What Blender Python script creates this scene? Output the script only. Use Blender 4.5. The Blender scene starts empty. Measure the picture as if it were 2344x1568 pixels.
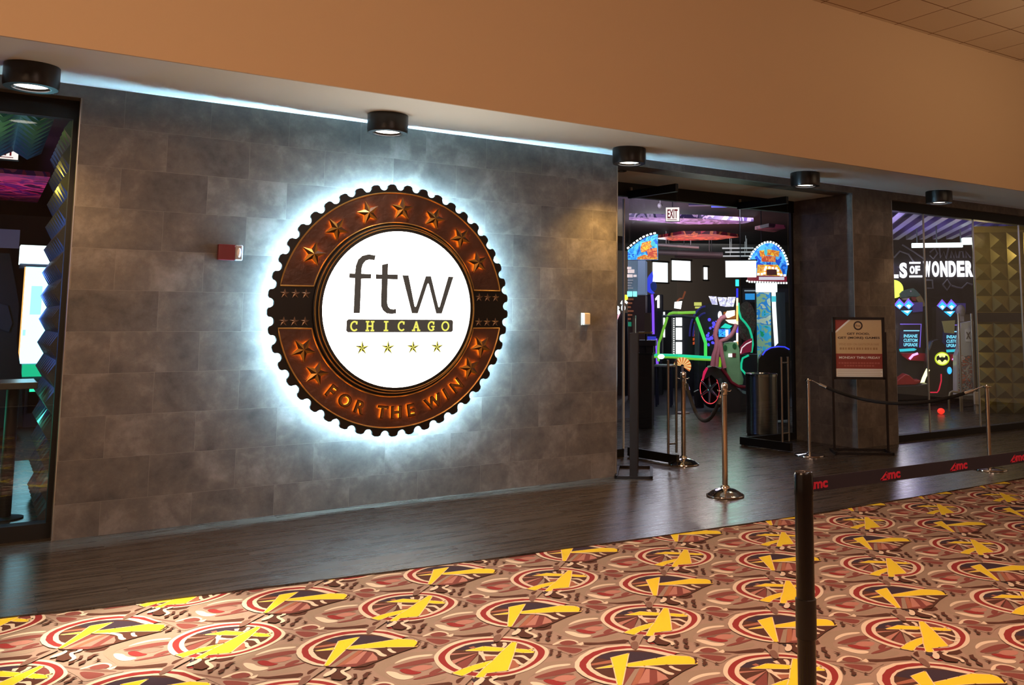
import bpy, bmesh, math, random, json
from mathutils import Vector, Matrix, Euler
from mathutils.geometry import tessellate_polygon
random.seed(7)
SC = bpy.context.scene
COL = SC.collection
PI = math.pi

# ------------------------------------------------------------------ camera
FPX, YAW, PITCH, ROLL = 2062.30, 0.6049, 0.1062, 0.0044
CAM = Vector((-0.8055, -7.5806, 1.551)); PX0, PY0 = 1387.8, 515.55
_f = Vector((math.sin(YAW)*math.cos(PITCH), math.cos(YAW)*math.cos(PITCH), math.sin(PITCH)))
_r0 = Vector((math.cos(YAW), -math.sin(YAW), 0)); _u0 = _r0.cross(_f)
_r = math.cos(ROLL)*_r0 + math.sin(ROLL)*_u0; _u = -math.sin(ROLL)*_r0 + math.cos(ROLL)*_u0
cd = bpy.data.cameras.new('camera'); cam = bpy.data.objects.new('camera', cd); COL.objects.link(cam)
cam.matrix_world = Matrix(((_r.x, _u.x, -_f.x, CAM.x), (_r.y, _u.y, -_f.y, CAM.y), (_r.z, _u.z, -_f.z, CAM.z), (0, 0, 0, 1)))
cd.sensor_width = 36; cd.sensor_fit = 'HORIZONTAL'; cd.lens = FPX/2344*36
cd.shift_x = -(PX0-1172)/2344; cd.shift_y = -(784-PY0)/2344; cd.clip_end = 200
SC.camera = cam
def ray(px, py): return _f + (px-PX0)/FPX*_r - (py-PY0)/FPX*_u

# ------------------------------------------------------------------ world, view, area lights
w = bpy.data.worlds.new('world'); SC.world = w; w.use_nodes = True
w.node_tree.nodes['Background'].inputs[0].default_value = (1.0, 0.62, 0.40, 1)
w.node_tree.nodes['Background'].inputs[1].default_value = 0.30
SC.view_settings.view_transform = 'Standard'; SC.view_settings.look = 'None'
SC.view_settings.gamma = 1; SC.view_settings.use_curve_mapping = False
SC.view_settings.exposure = 0.0
def light(kind, loc, power, col, size=0.3, tgt=None, size_y=None, angle=60, blend=0.6, name='ceiling_light'):
    l = bpy.data.lights.new(name, kind); l.energy = power; l.color = col
    if kind == 'AREA':
        l.size = size
        if size_y: l.shape = 'RECTANGLE'; l.size_y = size_y
    elif kind == 'SPOT':
        l.spot_size = math.radians(angle); l.spot_blend = blend; l.shadow_soft_size = size
    else: l.shadow_soft_size = size
    o = bpy.data.objects.new(name, l); COL.objects.link(o); o.location = loc
    if tgt is not None:
        o.rotation_euler = (Vector(tgt)-Vector(loc)).to_track_quat('-Z', 'Y').to_euler()
    return o
# warm corridor ceiling fittings (behind and beside the camera), then added fill
light('AREA', (-3.2, -6.0, 4.85), 270, (1.0, 0.62, 0.38), 2.2, (0.3, -1.9, 2.5))
light('AREA', (2.0, -8.6, 4.85), 170, (1.0, 0.68, 0.54), 2.5, (3.5, -3.0, 0.0))
light('AREA', (8.0, -8.5, 4.85), 22, (1.0, 0.56, 0.42), 2.5, (7.0, -2.5, 0.0))
light('SPOT', (-0.4, -3.2, 4.85), 750, (1.0, 0.92, 0.82), 0.10, (0.1, -3.0, 0), angle=62, blend=1.0, name='corridor_spot')
light('SPOT', (-0.4, -3.2, 4.85), 2600, (1.0, 0.90, 0.74), 0.05, (0.0, -2.45, 0), angle=17, blend=0.9, name='corridor_spot')
light('SPOT', (2.2, -5.2, 4.85), 1000, (1.0, 0.64, 0.47), 0.3, (2.6, -4.0, 0), angle=105, blend=1.0, name='corridor_spot')  # unseen spot added to brighten the carpet alone
light('AREA', (9.0, -5.0, 3.6), 45, (1.0, 0.72, 0.46), 2.5, (9.0, -4.0, 6), name='ceiling_fill')  # added fill aimed up to brighten the ceiling tiles, no fitting there
# coloured washes inside the arcade, and unseen fill lamps added to brighten it
light('POINT', (-1.6, 2.8, 1.8), 50, (0.12, 0.30, 1.0), 0.3, name='arcade_wash_fill')
light('POINT', (-1.1, 1.2, 2.75), 14, (1.0, 0.75, 0.1), 0.1, name='arcade_wash_fill')
light('POINT', (-1.2, 1.5, 0.7), 8, (0.1, 1.0, 0.6), 0.1, name='arcade_wash_fill')
light('AREA', (20.0, 16.5, 3.9), 260, (1.0, 0.93, 0.85), 3.0, (22.5, 21.0, 1.6), name='arcade_wash_fill')  # unseen fill added to lift the dark back wall
light('POINT', (9.5, 6.0, 3.9), 70, (0.85, 0.85, 1.0), 0.3, name='arcade_wash_fill')  # ambient fill added for the dark machine area, as are the next two
light('POINT', (14.5, 12.0, 3.9), 120, (0.9, 0.88, 1.0), 0.3, name='arcade_wash_fill')
light('POINT', (12.5, 6.5, 3.9), 60, (0.9, 0.85, 1.0), 0.3, name='arcade_wash_fill')
light('POINT', (9.0, 3.7, 2.0), 16, (1.0, 0.85, 0.8), 0.1, name='arcade_wash_fill')  # unseen fill added in front of the motor ride
light('POINT', (7.6, 4.0, 3.4), 60, (0.75, 0.65, 1.0), 0.3, name='arcade_wash_fill')
light('POINT', (9.2, 3.4, 1.6), 10, (0.3, 1.0, 0.7), 0.2, name='arcade_wash_fill')  # green fill added to brighten the motor ride beside its neon
light('POINT', (12.7, 1.1, 2.9), 36, (1.0, 0.74, 0.38), 0.12, name='arcade_wash_fill')
light('POINT', (12.2, 2.4, 1.4), 14, (1.0, 0.9, 0.9), 0.15, name='arcade_wash_fill')  # unseen fill added for the dark machines behind the right window
light('POINT', (13.2, 3.2, 2.5), 34, (0.5, 0.34, 1.0), 0.15, name='arcade_wash_fill')
light('AREA', (12.0, 9.0, 2.8), 70, (0.9, 0.6, 1.0), 3.0, (12.0, 9.0, 5), name='arcade_wash_fill')
light('AREA', (15.5, 11.5, 2.8), 70, (1.0, 0.35, 0.3), 3.0, (15.5, 11.5, 5), name='arcade_wash_fill')
light('AREA', (-0.5, 11.0, 2.8), 22, (0.9, 0.3, 0.8), 2.0, (-0.5, 11.0, 5), name='arcade_wash_fill')

# ------------------------------------------------------------------ mesh builder
class Fr:
    def __init__(s, o, U=(1, 0, 0), V=(0, 0, 1)):
        s.o = Vector(o); s.U = Vector(U).normalized(); s.V = Vector(V).normalized(); s.N = s.U.cross(s.V)
    def p(s, u, v, d=0): return s.o + s.U*u + s.V*v + s.N*d
    def px(s, x, y):           # where the line of sight through a point of the photo meets this plane
        d = ray(x, y); t = (s.o-CAM).dot(s.N)/d.dot(s.N); q = CAM + d*t - s.o
        return (q.dot(s.U), q.dot(s.V))
    def poly(s, pts): return [s.px(*q) for q in pts]
def FY(y): return Fr((0, y, 0))
def at(px, py, ax, val):
    d = ray(px, py); return CAM + d*((val-CAM[ax])/d[ax])
class MB:
    def __init__(s): s.v = []; s.f = []; s.m = []; s.mi = 0; s.xf = None
    def add(s, vs, fs, mi=None):
        k = len(s.v)
        for q in vs: s.v.append(s.xf @ Vector(q) if s.xf else Vector(q))
        for f in fs: s.f.append([i+k for i in f]); s.m.append(s.mi if mi is None else mi)
        return s
    def box(s, a, b, mi=None):
        x0, y0, z0 = (min(a[i], b[i]) for i in range(3)); x1, y1, z1 = (max(a[i], b[i]) for i in range(3))
        return s.add([(x0,y0,z0),(x1,y0,z0),(x1,y1,z0),(x0,y1,z0),(x0,y0,z1),(x1,y0,z1),(x1,y1,z1),(x0,y1,z1)],
              [(0,3,2,1),(4,5,6,7),(0,1,5,4),(1,2,6,5),(2,3,7,6),(3,0,4,7)], mi)
    def fbox(s, F, u0, u1, v0, v1, d0, d1, mi=None):
        u0, u1 = sorted((u0, u1)); v0, v1 = sorted((v0, v1)); d0, d1 = sorted((d0, d1))
        return s.add([F.p(u,v,d) for d in (d0,d1) for u,v in ((u0,v0),(u1,v0),(u1,v1),(u0,v1))],
              [(0,3,2,1),(4,5,6,7),(0,1,5,4),(1,2,6,5),(2,3,7,6),(3,0,4,7)], mi)
    def pbox(s, F, x0, y0, x1, y1, d0, d1, mi=None):   # box on a plane, its corners read off the photo
        a = F.px(x0, (y0+y1)/2); b = F.px(x1, (y0+y1)/2); c = F.px((x0+x1)/2, y0); e = F.px((x0+x1)/2, y1)
        return s.fbox(F, a[0], b[0], e[1], c[1], d0, d1, mi)
    def prism(s, F, pts, d0, d1, mi=None):
        n = len(pts)
        A = sum(pts[i][0]*pts[(i+1)%n][1]-pts[(i+1)%n][0]*pts[i][1] for i in range(n))
        if A < 0: pts = pts[::-1]
        if d0 > d1: d0, d1 = d1, d0
        tri = tessellate_polygon([[Vector((p[0], p[1], 0)) for p in pts]])
        def cc(t):
            a, b, c = (pts[i] for i in t)
            return t if (b[0]-a[0])*(c[1]-a[1])-(b[1]-a[1])*(c[0]-a[0]) > 0 else (t[0], t[2], t[1])
        tri = [cc(t) for t in tri]
        vs = [F.p(u,v,d1) for u,v in pts]; fs = [tuple(t) for t in tri]
        if abs(d1-d0) > 1e-9:
            vs += [F.p(u,v,d0) for u,v in pts]
            fs += [(t[0]+n, t[2]+n, t[1]+n) for t in tri] + [(i, i+n, (i+1)%n+n, (i+1)%n) for i in range(n)]
        return s.add(vs, fs, mi)
    def ring(s, F, pts_o, pts_i, d0, d1, mi=None):    # two loops of equal length
        n = len(pts_o)
        vs = [F.p(u,v,d) for d in (d0,d1) for P_ in (pts_o, pts_i) for u,v in P_]
        fs = []
        for i in range(n):
            j = (i+1) % n
            fs += [(2*n+i, 2*n+j, 3*n+j, 3*n+i), (i, n+i, n+j, j), (i, j, 2*n+j, 2*n+i), (n+i, 3*n+i, 3*n+j, n+j)]
        return s.add(vs, fs, mi)
    def tube(s, path, r, n=10, mi=None, caps=True):
        P_ = [Vector(p) for p in path]; R = r if isinstance(r, (list, tuple)) else [r]*len(P_)
        vs = []; ref = None
        for i, p in enumerate(P_):
            t = (P_[min(i+1, len(P_)-1)]-P_[max(i-1, 0)]).normalized()
            if ref is None: ref = t.orthogonal().normalized()
            ref = (ref - t*ref.dot(t)).normalized(); b = t.cross(ref)
            for k in range(n):
                a = 2*PI*k/n; vs.append(p + (ref*math.cos(a)+b*math.sin(a))*R[i])
        fs = [(i*n+k, i*n+(k+1)%n, (i+1)*n+(k+1)%n, (i+1)*n+k) for i in range(len(P_)-1) for k in range(n)]
        if caps: fs += [tuple(range(n))[::-1], tuple(range((len(P_)-1)*n, len(P_)*n))]
        return s.add(vs, fs, mi)
    def lathe(s, prof, c, n=32, axis=(0,0,1), mi=None):
        A = Vector(axis).normalized(); X = A.orthogonal().normalized() if abs(A.z) < .99 else Vector((1,0,0)); Y = A.cross(X); c = Vector(c)
        vs = [c + A*z + (X*math.cos(2*PI*k/n)+Y*math.sin(2*PI*k/n))*r for r, z in prof for k in range(n)]
        fs = [(i*n+k, i*n+(k+1)%n, (i+1)*n+(k+1)%n, (i+1)*n+k) for i in range(len(prof)-1) for k in range(n)]
        if tuple(prof[0]) == tuple(prof[-1]): return s.add(vs, fs, mi)
        if prof[0][0] > 1e-6: fs.append(tuple(range(n))[::-1])
        if prof[-1][0] > 1e-6: fs.append(tuple(range((len(prof)-1)*n, len(prof)*n)))
        return s.add(vs, fs, mi)
    def ball(s, c, r, mi=None, n=12):
        if not isinstance(r, (tuple, list)): r = (r, r, r)
        prof = [(math.sin(PI*i/8), -math.cos(PI*i/8)) for i in range(9)]
        vs = [Vector(c)+Vector((a*math.cos(2*PI*k/n)*r[0], a*math.sin(2*PI*k/n)*r[1], z*r[2])) for a, z in prof for k in range(n)]
        return s.add(vs, [(i*n+k, i*n+(k+1)%n, (i+1)*n+(k+1)%n, (i+1)*n+k) for i in range(8) for k in range(n)], mi)
    def text(s, st, F, u, v, h, depth=0.004, d0=0.0, mi=None, bold=0.0, width=None, shear=0.0, rot=0.0):
        cu = bpy.data.curves.new('t', 'FONT'); cu.body = st; cu.size = 1; cu.align_x = 'CENTER'; cu.offset = bold; cu.shear = shear; cu.resolution_u = 4
        o = bpy.data.objects.new('t', cu); COL.objects.link(o)
        me = bpy.data.meshes.new_from_object(o.evaluated_get(bpy.context.evaluated_depsgraph_get()))
        vs = [q.co.copy() for q in me.vertices]; fs = [tuple(p.vertices) for p in me.polygons]
        bpy.data.objects.remove(o); bpy.data.curves.remove(cu); bpy.data.meshes.remove(me)
        x0, x1 = min(q.x for q in vs), max(q.x for q in vs); y0, y1 = min(q.y for q in vs), max(q.y for q in vs)
        sy = h/(y1-y0); sx = (width/(x1-x0)) if width else sy; cx, cy = (x0+x1)/2, (y0+y1)/2
        cr, sr = math.cos(rot), math.sin(rot); n = len(vs); out = []
        for d in (d0+depth, d0):
            for q in vs:
                a, b = (q.x-cx)*sx, (q.y-cy)*sy
                out.append(F.p(u+a*cr-b*sr, v+a*sr+b*cr, d))
        ff = [f for f in fs] + [tuple(i+n for i in f[::-1]) for f in fs]
        edges = {}
        for f in fs:
            for i in range(len(f)):
                a, b = f[i], f[(i+1) % len(f)]; edges[(a, b)] = 1
        ff += [(a, a+n, b+n, b) for (a, b) in edges if (b, a) not in edges]
        return s.add(out, ff, mi)
    def build(s, name, mats, parent=None, smooth=0, bev=0.0, origin=None, **tags):
        me = bpy.data.meshes.new(name); org = Vector(origin) if origin else Vector((0, 0, 0))
        if parent is not None:
            p = parent; base = Vector((0, 0, 0))
            while p is not None: base += p.location; p = p.parent
            org0 = base
        else: org0 = org
        me.from_pydata([tuple(q-org0) for q in s.v], [], s.f)
        if not isinstance(mats, (list, tuple)): mats = [mats]
        for m in mats: me.materials.append(m)
        me.polygons.foreach_set('material_index', [min(i, len(mats)-1) for i in s.m])
        me.update(); me.validate()
        if smooth:
            me.polygons.foreach_set('use_smooth', [True]*len(me.polygons)); me.set_sharp_from_angle(angle=math.radians(smooth))
        o = bpy.data.objects.new(name, me); COL.objects.link(o)
        if parent is not None: o.parent = parent
        else: o.location = org
        if bev:
            b = o.modifiers.new('bevel', 'BEVEL'); b.width = bev; b.segments = 2; b.limit_method = 'ANGLE'
        for k, v in tags.items(): o[k] = v
        return o
def thing(name, label, cat, loc, group=None):
    o = bpy.data.objects.new(name, None); COL.objects.link(o); o.location = loc; o.empty_display_size = 0.05
    o['label'] = label; o['category'] = cat
    if group: o['group'] = group
    return o
def dup(root, loc, label, rotz=0):
    def cp(o, par):
        c = o.copy(); COL.objects.link(c); c.parent = par
        for ch in o.children: cp(ch, c)
        return c
    r = cp(root, None); r.location = loc; r.rotation_euler = (0, 0, rotz); r['label'] = label
    return r
ST = dict(kind='structure')

# ------------------------------------------------------------------ materials
def lin(c):
    if isinstance(c, str): c = tuple(int(c[i:i+2], 16)/255 for i in (0, 2, 4))
    return tuple((x/12.92 if x <= .04045 else ((x+.055)/1.055)**2.4) for x in c[:3]) + (1,)
_mc = {}
def mat(name, col, rough=0.5, metal=0.0, emit=None, es=0.0, spec=0.5, vary=0.0, vs=6.0, bump=0.0, bs=60.0):
    if name in _mc: return _mc[name]
    m = bpy.data.materials.new(name); m.use_nodes = True; nt = m.node_tree; b = nt.nodes['Principled BSDF']
    b.inputs['Base Color'].default_value = lin(col); b.inputs['Roughness'].default_value = rough; b.inputs['Metallic'].default_value = metal
    b.inputs['Specular IOR Level'].default_value = spec
    if emit is not None: b.inputs['Emission Color'].default_value = lin(emit); b.inputs['Emission Strength'].default_value = es
    if vary or bump:
        tc = nt.nodes.new('ShaderNodeTexCoord'); nz = nt.nodes.new('ShaderNodeTexNoise'); nz.inputs['Scale'].default_value = vs; nz.inputs['Detail'].default_value = 6
        nt.links.new(tc.outputs['Object'], nz.inputs['Vector'])
        if vary:
            mx = nt.nodes.new('ShaderNodeMix'); mx.data_type = 'RGBA'; c = lin(col)
            mx.inputs['A'].default_value = tuple(x*(1-vary) for x in c[:3])+(1,); mx.inputs['B'].default_value = tuple(min(1, x*(1+vary)) for x in c[:3])+(1,)
            nt.links.new(nz.outputs['Fac'], mx.inputs['Factor']); nt.links.new(mx.outputs['Result'], b.inputs['Base Color'])
        if bump:
            n2 = nt.nodes.new('ShaderNodeTexNoise'); n2.inputs['Scale'].default_value = bs; n2.inputs['Detail'].default_value = 3
            nt.links.new(tc.outputs['Object'], n2.inputs['Vector'])
            bp = nt.nodes.new('ShaderNodeBump'); bp.inputs['Strength'].default_value = bump; bp.inputs['Distance'].default_value = .01
            nt.links.new(n2.outputs['Fac'], bp.inputs['Height']); nt.links.new(bp.outputs['Normal'], b.inputs['Normal'])
    _mc[name] = m; return m
def em(name, col, s): return mat(name, '101010', 0.4, emit=col, es=s)
def N(nt, t, **kw):
    n = nt.nodes.new('ShaderNode'+t)
    for k, v in kw.items():
        if k in n.inputs.keys(): n.inputs[k].default_value = v
        else: setattr(n, k, v)
    return n
def mmath(nt, op, a, b=None):
    n = nt.nodes.new('ShaderNodeMath'); n.operation = op
    for i, x in enumerate((a, b)):
        if x is None: continue
        if isinstance(x, (int, float)): n.inputs[i].default_value = x
        else: nt.links.new(x, n.inputs[i])
    return n.outputs[0]
def tile_mat(name, side=False):
    m = bpy.data.materials.new(name); m.use_nodes = True; nt = m.node_tree; b = nt.nodes['Principled BSDF']; Lk = nt.links.new
    g = N(nt, 'NewGeometry'); sp = N(nt, 'SeparateXYZ'); Lk(g.outputs['Position'], sp.inputs[0])
    cb = N(nt, 'CombineXYZ'); Lk(mmath(nt, 'ADD', sp.outputs['Y' if side else 'X'], 6.096), cb.inputs[0])
    Lk(mmath(nt, 'ADD', sp.outputs['Z'], 0.6096*5-0.24), cb.inputs[1])
    br = N(nt, 'TexBrick', Scale=1.0); br.inputs['Mortar Size'].default_value = .0011; br.inputs['Mortar Smooth'].default_value = .1
    br.inputs['Brick Width'].default_value = .6096; br.inputs['Row Height'].default_value = .3048; br.inputs['Bias'].default_value = 0
    br.inputs['Color1'].default_value = (0, 0, 0, 1); br.inputs['Color2'].default_value = (1, 1, 1, 1); br.inputs['Mortar'].default_value = (0, 0, 0, 1)
    br.offset = 0.5; Lk(cb.outputs[0], br.inputs['Vector'])
    # per-tile offset of the stone figure
    rnd = N(nt, 'SeparateColor'); Lk(br.outputs['Color'], rnd.inputs[0])
    off = N(nt, 'CombineXYZ'); Lk(mmath(nt, 'MULTIPLY', rnd.outputs[0], 17.0), off.inputs[0]); Lk(mmath(nt, 'MULTIPLY', rnd.outputs[0], 31.0), off.inputs[1])
    va = N(nt, 'VectorMath', operation='ADD'); Lk(g.outputs['Position'], va.inputs[0]); Lk(off.outputs[0], va.inputs[1])
    n1 = N(nt, 'TexNoise', Scale=3.3, Detail=7.0, Roughness=.55, Distortion=.6); Lk(va.outputs[0], n1.inputs['Vector'])
    n2 = N(nt, 'TexNoise', Scale=14.0, Detail=8.0, Roughness=.7); Lk(va.outputs[0], n2.inputs['Vector'])
    v1 = mmath(nt, 'ADD', mmath(nt, 'MULTIPLY', n1.outputs['Fac'], .52), mmath(nt, 'MULTIPLY', n2.outputs['Fac'], .30))
    v2 = mmath(nt, 'ADD', v1, mmath(nt, 'MULTIPLY', rnd.outputs[0], .10))
    cr = N(nt, 'ValToRGB'); e = cr.color_ramp.elements; e[0].position = .29; e[0].color = lin('443f3b'); e[1].position = .68; e[1].color = lin('8f867c')
    x = cr.color_ramp.elements.new(.48); x.color = lin('675e56'); Lk(v2, cr.inputs[0])
    mo = N(nt, 'Mix', data_type='RGBA'); Lk(br.outputs['Fac'], mo.inputs['Factor']); Lk(cr.outputs[0], mo.inputs['A']); mo.inputs['B'].default_value = lin('7d756c')
    Lk(mo.outputs['Result'], b.inputs['Base Color'])
    b.inputs['Roughness'].default_value = .52
    bp = N(nt, 'Bump', Strength=.25, Distance=.004); h = mmath(nt, 'SUBTRACT', n2.outputs['Fac'], mmath(nt, 'MULTIPLY', br.outputs['Fac'], .8)); Lk(h, bp.inputs['Height']); Lk(bp.outputs[0], b.inputs['Normal'])
    return m
def wood_mat():
    m = bpy.data.materials.new('dark_wood_floor'); m.use_nodes = True; nt = m.node_tree; b = nt.nodes['Principled BSDF']; Lk = nt.links.new
    g = N(nt, 'NewGeometry'); br = N(nt, 'TexBrick', Scale=1.0); br.inputs['Mortar Size'].default_value = .0012; br.inputs['Brick Width'].default_value = 1.22; br.inputs['Row Height'].default_value = .152
    br.inputs['Color1'].default_value = (0, 0, 0, 1); br.inputs['Color2'].default_value = (1, 1, 1, 1); br.offset = .37; Lk(g.outputs['Position'], br.inputs['Vector'])
    sc = N(nt, 'Mapping'); sc.inputs['Scale'].default_value = (1.1, 22, 1); Lk(g.outputs['Position'], sc.inputs[0])
    off = N(nt, 'VectorMath', operation='ADD'); Lk(sc.outputs[0], off.inputs[0]); ml = N(nt, 'VectorMath', operation='SCALE'); Lk(br.outputs['Color'], ml.inputs[0]); ml.inputs['Scale'].default_value = 13; Lk(ml.outputs[0], off.inputs[1])
    n1 = N(nt, 'TexNoise', Scale=1.3, Detail=7.0, Roughness=.6); Lk(off.outputs[0], n1.inputs['Vector'])
    cr = N(nt, 'ValToRGB'); e = cr.color_ramp.elements; e[0].position = .32; e[0].color = lin('1f1915'); e[1].position = .68; e[1].color = lin('4c4239'); Lk(n1.outputs['Fac'], cr.inputs[0])
    mo = N(nt, 'Mix', data_type='RGBA'); Lk(br.outputs['Fac'], mo.inputs['Factor']); Lk(cr.outputs[0], mo.inputs['A']); mo.inputs['B'].default_value = lin('1a1512'); Lk(mo.outputs['Result'], b.inputs['Base Color'])
    Lk(mmath(nt, 'ADD', mmath(nt, 'MULTIPLY', n1.outputs['Fac'], .18), .19), b.inputs['Roughness'])
    bp = N(nt, 'Bump', Strength=.03, Distance=.001); Lk(n1.outputs['Fac'], bp.inputs['Height']); Lk(bp.outputs[0], b.inputs['Normal'])
    return m
def grid_mat():
    m = bpy.data.materials.new('ceiling_tile'); m.use_nodes = True; nt = m.node_tree; b = nt.nodes['Principled BSDF']; Lk = nt.links.new
    g = N(nt, 'NewGeometry'); mp = N(nt, 'Mapping'); mp.inputs['Location'].default_value = (-6.939+6.096*3, 1.312+6.096*3, 0); Lk(g.outputs['Position'], mp.inputs[0])
    br = N(nt, 'TexBrick', Scale=1.0); br.offset = 0; br.inputs['Mortar Size'].default_value = .007; br.inputs['Brick Width'].default_value = .6096; br.inputs['Row Height'].default_value = .6096
    br.inputs['Color1'].default_value = lin('d8c2a4'); br.inputs['Color2'].default_value = lin('d2bc9e'); br.inputs['Mortar'].default_value = lin('7a5434'); Lk(mp.outputs[0], br.inputs['Vector'])
    Lk(br.outputs['Color'], b.inputs['Base Color']); b.inputs['Roughness'].default_value = .9
    return m
def glass_mat(name, tint=(1, 1, 1), ior=1.5):
    m = bpy.data.materials.new(name); m.use_nodes = True; nt = m.node_tree; nt.nodes.clear(); Lk = nt.links.new
    out = N(nt, 'OutputMaterial'); mx = N(nt, 'MixShader'); lw = N(nt, 'LayerWeight', Blend=.5); fr0 = mmath(nt, 'ADD', mmath(nt, 'MULTIPLY', mmath(nt, 'POWER', lw.outputs['Facing'], 5.0), .90), .035); tr = N(nt, 'BsdfTransparent'); gl = N(nt, 'BsdfGlossy', Roughness=.0)
    tr.inputs[0].default_value = tint+(1,); Lk(fr0, mx.inputs[0]); Lk(tr.outputs[0], mx.inputs[1]); Lk(gl.outputs[0], mx.inputs[2]); Lk(mx.outputs[0], out.inputs[0])
    return m
def art_mat(name, cols, scale=5.0, es=0.0, rough=.4, seed=0.0):
    """patches of several colours: printed artwork, and light splashes painted on ceiling clouds"""
    m = bpy.data.materials.new(name); m.use_nodes = True; nt = m.node_tree; b = nt.nodes['Principled BSDF']; Lk = nt.links.new
    tc = N(nt, 'TexCoord'); nz = N(nt, 'TexNoise', Scale=scale, Detail=2.5, Distortion=1.2); mp = N(nt, 'Mapping'); mp.inputs['Location'].default_value = (seed, seed*.7, seed*1.3)
    Lk(tc.outputs['Object'], mp.inputs[0]); Lk(mp.outputs[0], nz.inputs['Vector'])
    cr = N(nt, 'ValToRGB'); cr.color_ramp.interpolation = 'CONSTANT'; e = cr.color_ramp.elements; n = len(cols)
    e[0].position = 0; e[0].color = lin(cols[0]); e[1].position = .36; e[1].color = lin(cols[1])
    for i in range(2, n): x = e.new(.36+.30*(i-1)/(n-1)); x.color = lin(cols[i])
    Lk(nz.outputs['Fac'], cr.inputs[0]); Lk(cr.outputs[0], b.inputs['Base Color']); b.inputs['Roughness'].default_value = rough
    if es: Lk(cr.outputs[0], b.inputs['Emission Color']); b.inputs['Emission Strength'].default_value = es
    return m
black = mat('black_metal', '15110f', .35); blk2 = mat('black_matte', '0c0a0b', .6); chrome = mat('chrome', 'd8d4cf', .12, 1.0)
steel = mat('brushed_steel', '9a948e', .32, 1.0); paint = mat('beige_paint', 'c6ab88', .8, bump=.05, bs=150); soff = mat('soffit_paint', 'e2e0d6', .8)
white_trim = mat('white_trim', 'f2f2f0', .6)
stone = tile_mat('stone_tile'); stone_s = tile_mat('stone_tile_side', True); wood = wood_mat()
glass = glass_mat('clear_glass', (.93, .96, .96)); plaster = mat('reveal_plaster', '8d8178', .8)
dkroom = mat('dark_room_paint', '0b0a0e', .85); alum = mat('aluminium', 'b9b4ae', .35, 1.0)

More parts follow.
